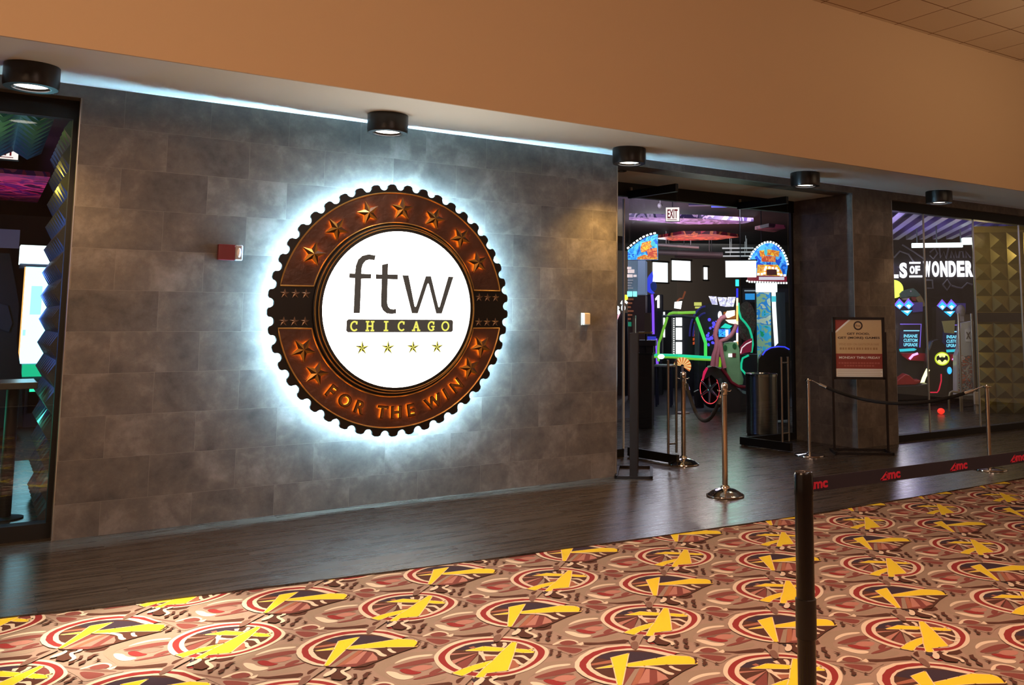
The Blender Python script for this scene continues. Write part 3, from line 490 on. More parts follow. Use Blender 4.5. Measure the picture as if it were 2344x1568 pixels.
for a, ch in zip((-129.2, -120.1, -110.6, -97.6, -89.5, -80.7, -66.9, -58.0, -50.0), 'FORTHEWIN'):
    a = math.radians(a); u, v = .884*SK*math.cos(a), .884*SK*math.sin(a)
    b = MB(); b.text(ch, FS, u, v, .108, .012, .026, 0, bold=.035, rot=a+PI/2); lo = b.build('letter', brassd, sign)
    b = MB(); b.text(ch, FS, u, v, .092, .004, .038, 0, bold=.012, rot=a+PI/2); b.build('letter_face', mat('letter_bronze', '8a6238', .4, .6), lo)
    b = MB(); b.text(ch, FS, u, v, .094, .002, .0235, 0, bold=.02, rot=a+PI/2); b.build('back_light', amber, lo)
for sx in (-1, 1):
    for x in (.96, .875, .79):
        for z in (.113, -.113):
            b = MB(); star(FS, sx*x*SK, z*SK, .040, PI/2, .001, .012, b, 0, 1); b.build('small_star', [mat('dull_bronze', '8f7663', .4, .6), brassd], sign)
# inner drum and lit face
b = MB(); prof = [(.735, 0), (.735, .030), (.728, .034), (.712, .034), (.705, .040), (.705, .062), (.697, .068), (.672, .068), (.672, .055)]
b.lathe([(r*SK, z) for r, z in prof], FS.p(0, 0, 0), 96, FS.N); b.build('inner_drum', mat('drum_dark', '0f0c0a', .55), sign, smooth=40)
for rr, zz, w_ in ((.722, .036, .006), (.700, .067, .005)):
    b = MB(); b.tube([FS.p(rr*SK*math.cos(2*PI*i/96), rr*SK*math.sin(2*PI*i/96), zz) for i in range(97)], w_, 6); b.build('gold_outline', gold, sign, smooth=60)
facem = em('lit_white_face', 'fffbf0', FACE)
b = MB(); b.prism(FS, circ(.673*SK), .056, .0601); b.build('light_face', facem, sign)
FF = Fr(FS.p(0, 0, .0602)); ink = mat('letter_flare_grey', '2f2d2a', .7, emit='4c4a46', es=.55)  # faint glow given to the dark letters imitates flare from the face
f_ = [(-.406,-.042),(-.404,.252),(-.453,.254),(-.453,.292),(-.405,.292),(-.4,.357),(-.382,.411),(-.346,.445),(-.292,.46),(-.231,.452),(-.238,.411),(-.284,.415),(-.317,.403),(-.34,.372),(-.35,.333),(-.35,.292),(-.264,.292),(-.265,.253),(-.349,.249),(-.351,-.04)]
t_ = [(-.171,.375),(-.117,.389),(-.116,.294),(-.025,.296),(-.025,.253),(-.116,.253),(-.115,.054),(-.105,.017),(-.083,-.002),(-.055,-.005),(-.033,0),(-.03,-.04),(-.075,-.046),(-.117,-.04),(-.149,-.016),(-.168,.02),(-.17,.06),(-.17,.252),(-.223,.252),(-.223,.292),(-.169,.292)]
w_ = [(.015,.292),(.072,.292),(.136,.024),(.143,.018),(.152,.027),(.234,.29),(.282,.292),(.36,.023),(.368,.018),(.374,.027),(.45,.292),(.5,.292),(.395,-.038),(.341,-.038),(.265,.218),(.257,.227),(.25,.218),(.168,-.038),(.113,-.038)]
for P in (f_, t_, w_):
    b = MB(); b.prism(FF, [(x*SK, y*SK) for x, y in P], 0, .002); b.build('letter', ink, sign)
b = MB(); x0, x1, y0, y1, q = -.463*SK, .506*SK, -.202*SK, -.092*SK, .014
b.prism(FF, [(x0+q, y0), (x1-q, y0), (x1, y0+q), (x1, y1-q), (x1-q, y1), (x0+q, y1), (x0, y1-q), (x0, y0+q)], 0, .002); pl = b.build('name_bar', ink, sign)
yel = em('lit_yellow', 'f6f06a', 1.0)
def stroke(mb, F, pts, w, d0, d1, mi=0):
    for a, c in zip(pts, pts[1:]):
        a, c = Vector(a), Vector(c); t = (c-a); t = t.normalized() if t.length else t; n = Vector((-t.y, t.x))*w/2; e = t*w*.22
        mb.prism(F, [tuple(a-e-n), tuple(c+e-n), tuple(c+e+n), tuple(a-e+n)], d0, d1, mi)
def arc(cx, cy, rx, ry, a0, a1, n=18): return [(cx+rx*math.cos(math.radians(a0+(a1-a0)*i/n)), cy+ry*math.sin(math.radians(a0+(a1-a0)*i/n))) for i in range(n+1)]
def slab(mb, ch, cx, cy, h, w, F):
    y0, y1 = cy-h/2, cy+h/2; hw = h*.42; s = lambda P, ww=w: stroke(mb, F, P, ww, .0025, .004)
    if ch == 'C': s(arc(cx+.004, cy, hw*.95, h/2, 48, 312)); s([(cx+hw*.72, y1), (cx+hw*.72, y1-h*.28)])
    if ch == 'G': s(arc(cx+.004, cy, hw*.95, h/2, 48, 318)); s([(cx+hw*.75, y1), (cx+hw*.75, y1-h*.28)]); s([(cx+hw*.62, y0+h*.06), (cx+hw*.62, cy-h*.05)]); s([(cx+hw*.1, cy-h*.05), (cx+hw, cy-h*.05)])
    if ch == 'O': s(arc(cx, cy, hw, h/2, 0, 360, 28))
    if ch == 'I': s([(cx, y0), (cx, y1)], w*1.2); s([(cx-hw*.55, y0), (cx+hw*.55, y0)]); s([(cx-hw*.55, y1), (cx+hw*.55, y1)])
    if ch == 'H':
        for k in (-1, 1): s([(cx+k*hw*.7, y0), (cx+k*hw*.7, y1)], w*1.1); [s([(cx+k*hw*.7-hw*.42, y), (cx+k*hw*.7+hw*.42, y)]) for y in (y0, y1)]
        s([(cx-hw*.7, cy), (cx+hw*.7, cy)])
    if ch == 'A':
        s([(cx-hw*.75, y0), (cx, y1)]); s([(cx+hw*.75, y0), (cx, y1)], w*1.2); s([(cx-hw*.45, cy-h*.14), (cx+hw*.45, cy-h*.14)])
        [s([(cx+k*hw*.75-hw*.4, y0), (cx+k*hw*.75+hw*.4, y0)]) for k in (-1, 1)]
for ch, x in zip('CHICAGO', (-.399, -.261, -.119, .018, .155, .295, .431)):
    b = MB(); slab(b, ch, x*SK, -.149*SK, .074, .0135, FF); b.build('letter', yel, pl)
for x in (-.322, -.095, .132, .358):
    b = MB(); star(FF, x*SK, -.333*SK, .067, PI/2, .0, .002, b, 0, 1, ri=.34); b.build('face_star', [mat('star_olive', '4a4818', .6, emit='4a4818', es=.3), em('star_yellow', 'f7f27a', 1.1)], sign)

# ------------------------------------------------------------------ things on the front wall
r = thing('fire_alarm', 'red fire alarm strobe box with clear lens left of round sign', 'fire alarm', (.795, 0, 2.08))
b = MB(); b.box((.703, -.050, 2.018), (.828, 0, 2.142)); b.build('housing', mat('alarm_red', '6f1420', .35), r, bev=.006)
b = MB(); b.box((.828, -.046, 2.018), (.888, 0, 2.142)); b.build('strobe_lens', mat('clear_lens', 'c9ccd2', .12, .3), r, bev=.010)
b = MB(); b.ball((.858, -.046, 2.08), (.016, .010, .038)); b.build('flash_tube', mat('white_flash', 'ffffff', .1), r, smooth=60)
r = thing('wall_sensor', 'small cream plastic box on tiled wall left of the doorway', 'sensor', (4.175, 0, 1.57))
b = MB(); b.box((4.135, -.012, 1.512), (4.218, 0, 1.634)); b.build('back_plate', mat('cream_plastic', 'e9dcc2', .45), r)
b = MB(); b.box((4.138, -.05, 1.515), (4.215, -.012, 1.631)); b.build('cover', mat('cream_plastic', 'e9dcc2', .45), r, bev=.008)

# ------------------------------------------------------------------ surface downlights under the soffit
def lamp(x):
    r = thing('ceiling_lamp', '', 'ceiling lamp', (x, -.50, ZS), 'black cylinder lamps along the soffit')
    c = (x, -.50, ZS)
    b = MB(); b.lathe([(.160, -.001), (.165, -.006), (.165, -.135), (.160, -.155), (.120, -.155), (.112, -.142), (.105, -.10), (.0, -.10)], c, 40); b.build('housing', mat('lamp_black', '17120f', .3), r, smooth=40)
    b = MB(); b.lathe([(.121, -.1555), (.113, -.1555), (.113, -.150), (.121, -.150), (.121, -.1555)], c, 40); b.build('trim_ring', mat('ring_grey', '4a4a50', .25, .8), r, smooth=40)
    b = MB(); b.lathe([(.0, -.136), (.104, -.136), (.104, -.130), (0, -.130)], c, 32); b.build('lens', em('lamp_lens', 'fff4e2', 6.0), r)
    return r
lamps = [lamp(1.88)]
lamps[0]['label'] = 'black cylinder lamp with bright lens right above the round sign'
for x, lb in ((-.62, 'leftmost black cylinder lamp above the left shop window'), (4.36, 'black cylinder lamp where tiled wall meets the doorway'), (6.85, 'black cylinder lamp over the middle of the doorway, above glass doors'), (9.34, 'rightmost black cylinder lamp above the right shop window')):
    lamps.append(dup(lamps[0], (x, -.50, ZS), lb))
for x, pw, c, ty, ang in ((-.62, 70, (1.0, .62, .28), -.12, 110), (1.88, 14, (1.0, .9, .8), -.2, 100), (4.36, 120, (1.0, .60, .18), -.06, 105), (6.85, 45, (1.0, .72, .42), -.3, 90), (9.34, 45, (1.0, .70, .40), -.3, 90)):
    light('SPOT', (x, -.50, ZS-.17), pw, c, .05, (x+.0, ty, 0), angle=ang, blend=.8, name='lamp_light')
sp = [at(1265, 297, 2, ZS), at(2012, 403, 2, ZS), at(1422, 391, 2, 3.19)]
for p, lb in zip(sp, ('round dark recessed fitting in soffit between two lamps, right of the sign', 'round dark recessed fitting in soffit right of the doorway lamp', 'round dark recessed fitting in the doorway ceiling beside tiled wall')):
    r = thing('recessed_fitting', lb, 'ceiling fitting', tuple(p), 'dark recessed fittings in the soffit')
    b = MB(); b.lathe([(.062, -.001), (.060, -.006), (.048, -.006), (.046, -.002), (0, -.002)], p, 28); b.build('trim_ring', mat('fitting_dark', '2a231c', .5), r, smooth=40)
    b = MB(); b.lathe([(.0, -.004), (.02, -.004), (.02, -.0025), (0, -.0025)], p, 14); b.build('sprinkler_tip', steel, r)

# ================================================================== QUEUE POSTS, ROPES, STANDS
def dome_post(loc, label):
    r = thing('stanchion', label, 'rope stanchion', loc, 'domed chrome stanchions by the door'); x, y, z = loc
    b = MB(); b.lathe([(.165, 0), (.170, .006), (.168, .014), (.150, .022), (.125, .040), (.095, .056), (.06, .066), (.045, .070), (.040, .082), (.034, .090), (.026, .096)], loc, 44); b.build('base', mat('polished_base', 'e2ddd6', .10, 1.0, bump=.3, bs=18), r, smooth=50)
    b = MB(); b.lathe([(.025, .09), (.025, .90)], loc, 28); b.build('pole', mat('polished_pole', 'cfc2b2', .16, 1.0), r, smooth=40)
    b = MB(); b.lathe([(.025, .89), (.031, .895), (.031, .915), (.034, .92), (.034, .985), (.030, .992), (.022, .994), (.020, 1.0), (.0, 1.002)], loc, 28); b.build('top_collar', chrome, r, smooth=35)
    for k in range(4):
        a = PI/4+k*PI/2; p = Vector((x, y, z+.925)); d = Vector((math.cos(a), math.sin(a), 0))
        b = MB(); b.tube([p+d*.028, p+d*.055, p+d*.062+Vector((0, 0, .012))], .0045, 8); b.build('hook', chrome, r, smooth=60)
    return r
sA = dome_post((5.622, .21, 0), 'domed chrome stanchion standing beside the left glass door handle')
sB = dup(sA, (4.791, -1.378, 0), 'domed chrome stanchion standing alone on dark floor nearest the carpet')
def flat_post(loc, label):
    r = thing('stanchion', label, 'rope stanchion', loc, 'flat based chrome stanchions joined by a black rope'); x, y, z = loc
    b = MB(); b.lathe([(.175, 0), (.178, .004), (.176, .014), (.160, .020), (.05, .026), (.034, .036), (.024, .040)], loc, 44); b.build('base', chrome, r, smooth=40)
    b = MB(); b.lathe([(.0215, .035), (.0215, .86)], loc, 28); b.build('pole', mat('polished_pole2', 'd9d4ce', .14, 1.0), r, smooth=40)
    b = MB(); b.lathe([(.022, .855), (.046, .862), (.048, .870), (.044, .878), (.012, .880), (.010, .892), (0, .893)], loc, 28); b.build('ring_top', chrome, r, smooth=35)
    return r
sC = flat_post((7.272, -.093, 0), 'flat based chrome stanchion at left end of rope, by the right glass door')
sD = dup(sC, (8.133, -1.846, 0), 'flat based chrome stanchion at right end of rope, in front of shop window')
def rope(a, c, sag, label, r=.019):
    a, c = Vector(a), Vector(c); t = thing('barrier_rope', label, 'rope', tuple(a), 'black barrier ropes')
    P = [a.lerp(c, i/28) - Vector((0, 0, sag*(1-(2*i/28-1)**2))) for i in range(29)]
    P[0] = a; b = MB(); b.tube(P[2:27], r, 14); b.build('velvet_rope', mat('black_rope', '120c0b', .85, bump=.4, bs=300), t, smooth=60)
    for s in (0, 1):
        Q = P[:3] if s == 0 else P[::-1][:3]
        b = MB(); b.tube([Q[1].lerp(Q[2], .3), Q[2]+(Q[2]-Q[1])*.6], r*1.15, 12); b.tube([Q[0], Q[1].lerp(Q[2], .3)], .006, 8)
        d = (Q[1]-Q[0]).normalized()
        for k in range(5): b.ball(Q[0]+d*(.012+.018*k), .0085)
        b.build('hook_end', chrome, t, smooth=50)
rope((5.622-.015, .21-.05, .93), (4.791+.03, -1.378+.05, .93), .36, 'black rope hanging low between the two domed stanchions in the doorway')
rope((7.272+.025, -.093-.04, .868), (8.133-.025, -1.846+.04, .868), .22, 'long black rope drooping across the framed poster stand')

def poster_stand(loc, U, label, name='poster_stand', rd=.013):
    U = Vector(U).normalized(); F = Fr(loc, U, (0, 0, 1)); r = thing(name, label, 'sign stand', tuple(loc), 'black poster stands at the entrance')
    dk = mat('stand_dark', '1d1410', .45, .4); L_ = .596
    b = MB()
    for u in (0, L_): b.fbox(F, u-.030 if u == 0 else u+.006, u-.006 if u == 0 else u+.030, .025, 1.435, -rd, rd)
    b.build('side_rail', dk, r)
    b = MB()
    for u0, u1, v0, v1 in ((-.012, .020, .868, 1.613), (L_-.020, L_+.012, .868, 1.613), (-.012, L_+.012, .868, .898), (-.012, L_+.012, 1.583, 1.613)): b.fbox(F, u0, u1, v0, v1, -.012, .014)
    b.build('poster_frame', dk, r)
    b = MB(); W0, W1, D = -.045, L_+.045, .19
    for u0, u1, d0, d1 in ((W0, W1, -D, -D+.03), (W0, W1, D-.03, D), (W0, W0+.03, -D, D), (W1-.03, W1, -D, D)): b.fbox(F, u0, u1, 0, .028, d0, d1)
    b.build('base_frame', dk, r)
    return r, F
P0 = Vector((7.729, -.095, 0))
r, F = poster_stand(P0, (.7824, -.6228, 0), 'black framed poster about food and games standing against the stone pillar')
pa = mat('poster_tan', 'c4a274', .55); pr = mat('poster_red', '8a3226', .55); pw = mat('poster_white', 'e4ddd0', .55); ink2 = mat('poster_ink', '2e1a12', .6); pt = mat('poster_tan_ink', 'a07a4c', .6); pr2 = mat('poster_red_ink', 'a8584a', .6)
po = MB(); po.fbox(F, .018, .574, 1.175, 1.586, 0, .0015, 0); po.fbox(F, .018, .574, .995, 1.175, 0, .0015, 1); po.fbox(F, .018, .574, .897, .995, 0, .0015, 2)
po.prism(F, [(.018, 1.586), (.018, 1.44), (.06, 1.44+.03), (.19, 1.586)], .0016, .0018, 1); po.prism(F, [(.018, 1.44), (.018, 1.415), (.215, 1.586), (.185, 1.586)], .0018, .0020, 2)
po.text('GET FOOD,', F, .295, 1.412, .030, .0006, .002, 3, bold=.03, width=.27)
po.text('GET (MORE) GAMES', F, .300, 1.362, .034, .0006, .002, 3, bold=.03, width=.50)
po.text('SPEND $20+ ON GASTROPUB FARE', F, .300, 1.285, .030, .0006, .002, 4, width=.48)
for k in range(14): po.fbox(F, .07+k*.033, .094+k*.033-(k % 3)*.004, 1.222, 1.248, .002, .0024, 4)
po.text('MONDAY THRU FRIDAY', F, .305, 1.128, .028, .0006, .002, 2, bold=.02, width=.49)
for v_, n_ in ((1.062, 15), (1.03, 11)):
    for k in range(n_): po.fbox(F, .30-n_*.0165+k*.033, .30-n_*.0165+k*.033+.022+(k % 3)*.003, v_-.009, v_+.009, .002, .0024, 5)
for k in range(4): po.fbox(F, .04, .57-.02*(k % 2), .975-.02*k, .979-.02*k, .002, .0024, 4)
po.ring(F, [(.295+.055*math.cos(a), 1.512+.055*math.sin(a)) for a in [2*PI*i/30 for i in range(30)]], [(.295+.038*math.cos(a), 1.512+.038*math.sin(a)) for a in [2*PI*i/30 for i in range(30)]], .002, .0026, 3)
po.text('ftw', F, .295, 1.512, .030, .0006, .002, 3)
po.build('poster', [pa, pr, pw, ink2, pt, pr2], r)
b = MB(); b.fbox(F, .0, .608, .88, 1.60, -.006, -.001); b.build('backing_board', mat('board_dark', '2a1e18', .7), r)
e0 = Vector((4.665, -.25, 0)); Ue = Vector((.28, .96, 0)).normalized()
r2, F2 = poster_stand(Vector((4.638, -.205, 0)), (.609, .793, 0), 'black poster stand seen edge on, beside the corner of the tiled wall', rd=.04)
b = MB(); b.fbox(F2, .0, .608, .88, 1.60, -.010, .012); b.build('poster', mat('poster_side', 'd8b7b4', .4), r2)

# belt barrier in the foreground
px_, py_ = 1.703, -5.224
r = thing('belt_post', 'tall black belt post in the foreground standing on the patterned carpet', 'barrier post', (px_, py_, -.008))
bl = mat('belt_post_black', '0f0b0a', .22)
c = (px_, py_, -.002)
b = MB(); b.lathe([(.175, 0), (.178, .01), (.17, .022), (.05, .03), (.038, .034)], c, 40); b.build('base', bl, r, smooth=40)
b = MB(); b.lathe([(.0330, .03), (.0330, 1.0)], c, 36); b.build('pole', bl, r, smooth=40)
b = MB(); b.lathe([(.0345, .93), (.0345, 1.0), (.031, 1.008), (.020, 1.008), (.018, 1.003), (0, 1.003)], c, 36); b.build('belt_head', bl, r, smooth=35)
b = MB(); b.lathe([(.0335, .43), (.0372, .432), (.0372, .565), (.0335, .567)], c, 36); b.build('sleeve', mat('sleeve_black', '141010', .4), r, smooth=35)
b = MB(); b.lathe([(.024, 1.006), (.0305, 1.010), (.0305, 1.006), (.027, 1.004)], c, 36); b.build('cap_ring', mat('cap_grey', '6b625c', .2, .9), r, smooth=35)
UB = [FB_.px(x, y)[0]-px_ for FB_ in (FY(-5.228),) for x, y in ((1871, 1108), (2040, 1084), (2196, 1063), (2331, 1043))]; UB += [UB[-1]+.42, UB[-1]+.84]
FB = Fr((px_, -5.228, 0)); bw = MB()
n = 24
for i in range(n):
    u0, u1 = .035+i*(3.0-.035)/n, .035+(i+1)*(3.0-.035)/n
    z0, z1 = -.010*math.sin(PI*u0/3.0), -.010*math.sin(PI*u1/3.0)
    bw.add([FB.p(u0, .933+z0, .0), FB.p(u1, .933+z1, .0), FB.p(u1, .985+z1, .0), FB.p(u0, .985+z0, .0), FB.p(u0, .933+z0, -.0015), FB.p(u1, .933+z1, -.0015), FB.p(u1, .985+z1, -.0015), FB.p(u0, .985+z0, -.0015)],
           [(0, 1, 2, 3), (7, 6, 5, 4), (3, 2, 6, 7), (1, 0, 4, 5)], 0)
bt = bw.build('belt_ribbon', mat('belt_fabric', '1c1320', .8, bump=.2, bs=800), None, origin=(px_, -5.228, .96), label='dark retractable belt ribbon with red lettering stretched right from foreground post', category='barrier belt')
for u in UB:
    z = .955-.010*math.sin(PI*u/3.0)
    b = MB(); b.text('mc', FB, u+.018, z, .026, .0006, .0003, 0, bold=.04, width=.075); stroke(b, FB, [(u-.062, z-.011), (u-.028, z+.014), (u-.024, z-.013)], .008, .0003, .0009); stroke(b, FB, [(u-.062, z-.011), (u-.024, z-.011)], .006, .0003, .0009)
    b.build('belt_lettering', mat('belt_red', 'c41c3a', .7), bt)
    # the brand mark woven into the belt
b = thing('belt_post', 'belt post', 'barrier post', (0, 0, 0)); bpy.data.objects.remove(b)

# ================================================================== BEHIND THE GLASS: LEFT WINDOW
GR = 'games'
pyr = mat('pyramid_panel', '8c8a96', .25, .75)
def pyramids(mb, F, u0, u1, v0, v1, s, h, mi=0):
    nu, nv = max(1, round((u1-u0)/s)), max(1, round((v1-v0)/s)); du, dv = (u1-u0)/nu, (v1-v0)/nv
    for i in range(nu):
        for j in range(nv):
            a, c = u0+i*du, v0+j*dv
            mb.add([F.p(a, c), F.p(a+du, c), F.p(a+du, c+dv), F.p(a, c+dv), F.p(a+du/2, c+dv/2, h)], [(0, 1, 4), (1, 2, 4), (2, 3, 4), (3, 0, 4)], mi)
Fp = Fr((XL-.03, 2.1, 0), (0, -1, 0), (0, 0, 1))
b = MB(); pyramids(b, Fp, 0, 1.85, .0, 3.1, .21, .06); b.box((XL-.03, .25, 0), (XL+.02, 2.1, 3.1)); b.build('wall_pyramid_panel', pyr, **ST)
b = MB(); Fc = Fr((-3.0, 3.0, 3.2), (1, 0, 0), (0, -1, 0)); Fc.N = Vector((0, 0, -1)); pyramids(b, Fc, 0, 2.6, 0, 2.6, .24, .09); b.box((-3.0, .4, 3.201), (-.4, 3.0, 3.28)); b.build('ceiling_pyramid_panel', mat('teal_pyramids', '5b8c96', .3, .6), **ST)
r = thing('bar_table', 'dark high table just inside the left shop window', 'table', (-.55, 1.02, 0))
b = MB(); b.box((-1.6, .76, 1.01), (-.40, 1.30, 1.06)); b.build('tabletop', mat('table_top', '4a4644', .25), r, bev=.006)
b = MB(); b.lathe([(.045, .012), (.045, 1.01)], (-.55, 1.02, 0), 20); b.build('column', blk2, r, smooth=40)
b = MB(); b.lathe([(.13, 0), (.13, .01), (.06, .02)], (-.55, 1.02, 0), 28); b.build('foot', blk2, r, smooth=40)
def exit_sign(F, x0, y0, x1, y1, label, drop=.3, txt='EXIT'):
    a = F.px(x0, y0); c = F.px(x1, y1); u0, u1, v0, v1 = a[0], c[0], c[1], a[1]; m = (u0+u1)/2
    r = thing('exit_sign', label, 'exit sign', tuple(F.p(m, v1, -.03)), 'lit exit signs hanging in the arcade')
    b = MB(); b.fbox(F, u0, u1, v0, v1, -.05, -.002); b.fbox(F, m-.01, m+.01, v1, v1+drop, -.03, -.01); b.build('housing', mat('exit_case', '2a2624', .5), r)
    b = MB(); b.fbox(F, u0+.008, u1-.008, v0+.008, v1-.008, -.002, .002); b.build('lit_panel', em('exit_panel', 'fff0ea', 1.25), r)
    b = MB(); h = v1-v0; b.text(txt, F, m, (v0+v1)/2+h*.03, h*.62, .002, .002, 0, bold=.025, width=(u1-u0)*.72); b.fbox(F, u0+.03, u1-.05, v0+h*.11, v0+h*.15, .002, .004); b.build('lettering', em('exit_red', '8a0c18', .6), r)
exit_sign(FY(3.6), -34, 317, 43, 368, 'lit red EXIT sign behind the left shop window, cut by the photo edge', 1.2)
def machine(name, label, cat='arcade machine', y=5, px=0, group=None):
    q = at(px, 700, 1, y); return thing(name, label, cat, (q.x, y, 0), group)
F = FY(8.0)
r = machine('prize_machine', 'tall glowing white and cyan prize machine behind the left window', y=8.0, px=80)
b = MB(); b.pbox(F, 46, 562, 115, 604, -.4, .02); b.build('lit_header', em('header_white', 'eaffff', 2.4), r)
b = MB(); b.pbox(F, 51, 611, 111, 832, -.02, .0); b.build('lit_panel', em('cyan_panel', '9ce8ff', 3.6), r)
b = MB(); b.pbox(F, 52, 755, 58, 768, 0, .02); b.build('display_box', em('cyan_panel2', 'a4f4f8', 1.6), r)
b = MB(); b.pbox(F, 70, 655, 95, 720, 0, .02); b.build('display_box', em('cyan_panel2', 'a4f4f8', 1.6), r)
b = MB(); b.pbox(F, 48, 611, 51, 840, 0, .02); b.build('edge_light', em('orange_edge', 'ffb060', 1.6), r)
b = MB(); b.pbox(F, 50, 834, 96, 862, -.02, .02); b.build('prize_shelf', em('green_shelf', '1fd69a', .9), r)
b = MB(); b.pbox(F, 55, 880, 96, 985, -.5, .02); b.pbox(F, 46, 603, 113, 612, -.5, 0); b.pbox(F, 52, 612, 111, 985, -.5, -.03); b.build('cabinet', mat('grey_blue_cabinet', '6c7896', .5), r)
b = MB(); b.pbox(F, 64, 890, 88, 945, .021, .03); b.build('chute_door', blk2, r)
b = MB(); b.pbox(F, 67, 888, 92, 896, .03, .04); b.build('chute_light', em('green_strip', '2fffb0', 1.5), r)
F = FY(6.6)
r = machine('arcade_cabinet', 'dark arcade cabinet at the left photo edge under a pale screen', y=6.6, px=10)
b = MB(); b.prism(F, F.poly([(-60, 576), (22, 580), (34, 640), (44, 700), (38, 780), (50, 860), (52, 975), (-60, 985)]), -.6, 0); b.build('body', mat('dark_blue_body', '141a26', .35), r)
b = MB(); b.prism(F, F.poly([(-20, 690), (18, 700), (28, 740), (20, 760), (-20, 745)]), 0, .08); b.build('side_figure', mat('grey_side_art', '3c4656', .4), r)
b = MB(); b.pbox(FY(10.0), -40, 524, 45, 567, -.05, 0); b.build('hanging_screen', mat('grey_screen', '6a6478', .4, emit='6a6080', es=.25), None, origin=tuple(at(5, 545, 1, 10.0)), label='pale grey hanging screen high at the left photo edge', category='screen')
b = MB(); b.box((-2.5, 9.6, 3.86), (0.0, 13.6, 3.94)); b.build('ceiling_cloud', art_mat('magenta_cloud', ('2a1030', 'c0305a', '6a2a70', 'd8607a', '301038'), 1.3), None, origin=(-2.5, 11, 3.96), label='magenta lit ceiling panel seen through the left window', category='ceiling panel')  # purple and red light blobs painted into the panel colour

# ================================================================== THROUGH THE DOORWAY
A42 = math.radians(42)
def FQ(y): return Fr(at(1620, 700, 1, y).xy.to_3d(), (math.cos(A42), -math.sin(A42), 0))
exit_sign(FQ(3.6), 1523, 474, 1556, 507, 'lit red EXIT sign hanging inside the doorway', .9)
# hanging ceiling clouds, coloured light splashes painted into their material
def cloud(pts, z, m, label):
    q = [at(x, y, 2, z) for x, y in pts]; b = MB(); b.prism(F0, [(p.x, p.y) for p in q], z, z+.08)
    c = sum(q, Vector())/len(q); b.build('ceiling_cloud', m, None, origin=(c.x, c.y, z), label=label, category='ceiling panel')
cloud([(1440, 497), (1600, 500), (1725, 507), (1700, 512), (1570, 514), (1440, 503)], 3.75, art_mat('lilac_cloud', ('5a3a70', 'b48cc8', '3a2a58', 'd8b4dc', '6a4a8a'), 1.6), 'lilac rippled ceiling panel lit above the doorway interior')
cloud([(1500, 546), (1560, 536), (1640, 536), (1692, 543), (1640, 549), (1540, 551)], 3.75, art_mat('red_cloud', ('8a2030', 'd84850', '5a1428', 'e88a50', '8a3040'), 1.2, seed=3), 'red and orange lit ceiling panel deeper inside the doorway')
cloud([(1728, 526), (1760, 519), (1798, 523), (1770, 532)], 3.75, art_mat('rose_cloud', ('5a2038', 'b04860', '3a1428'), 1.2, seed=5), 'small rose lit ceiling panel above the arched machine')
# ceiling beams and linear lights
for i, (x0, x1, y, m, lb) in enumerate(((1653, 1725, 568, 'pale_beam', 'upper pale linear ceiling light inside the doorway'), (1660, 1724, 577, 'pale_beam', 'middle pale linear ceiling light inside the doorway'), (1653, 1724, 586, 'pale_beam', 'lower pale linear ceiling light inside the doorway'))):
    F = FQ(14.2+.8*i); b = MB(); b.pbox(F, x0, y-1.6, x1, y+1.2, -.1, 0); q = F.px((x0+x1)/2, y); [b.tube([F.p(q[0]+s_, q[1]+.01, -.05-.03*i), F.p(q[0]+s_, 4.29, -.05-.03*i)], .006, 5) for s_ in (-.25, .25)]; b.build('linear_light', em('pale_beam', 'd8d8dc', .75), None, origin=tuple(F.p(q[0], q[1])), label=lb, category='ceiling light')
for x0, y0, x1, y1, c, lb in ((1541, 448, 1557, 460, 'b8fff4', 'small cyan lit box under the arcade ceiling'), (1628, 465, 1681, 473, '4a5cff', 'blue lit projector bar under the arcade ceiling'), (1576, 455, 1626, 470, '4a3a80', 'dim purple truss bar under the arcade ceiling')):
    F = FQ(5.5); b = MB(); b.pbox(F, x0, y0, x1, y1, -.12, 0); q = F.px((x0+x1)/2, (y0+y1)/2); b.build('ceiling_projector', em('proj_'+c, c, 1.2 if c != '4a3a80' else .35), None, origin=tuple(F.p(q[0], q[1])), label=lb, category='light fixture')
q = at(1511, 471, 1, 4.2); b = MB(); b.ball(q, .045); b.tube([q, Vector((q.x, q.y, 4.29))], .008, 6); b.build('globe_spot', mat('globe_grey', 'b0a8a0', .3), None, origin=tuple(q), smooth=60, label='small pale round spot lamp left of the EXIT sign in doorway', category='light fixture')

for i, (x0, y0, x1, y1, rr, lb) in enumerate(((1506, 560, 1600, 566, .05, 'upper grey ceiling pipe left of the linear lights'), (1500, 577, 1655, 583, .09, 'thick grey ceiling duct crossing above the bright windows'), (1545, 588, 1650, 590, .04, 'thin grey ceiling pipe just above the bright windows'))):
    F = FQ(13.0+i); A3, B3 = F.px(x0, y0), F.px(x1, y1); q = A3; b = MB(); b.tube([F.p(*A3), F.p(*B3)], rr, 10); m_ = (Vector(A3)+Vector(B3))/2
    for t_ in (.2, .8): u_, v_ = Vector(A3).lerp(Vector(B3), t_); b.tube([F.p(u_, v_), F.p(u_, 4.29)], .015, 5)
    b.build('ceiling_pipe', mat('pipe_grey', '8c8a8c', .5, .2), None, smooth=60, origin=tuple(F.p(*m_)), label=lb, category='pipe', group='grey pipes under the arcade ceiling')

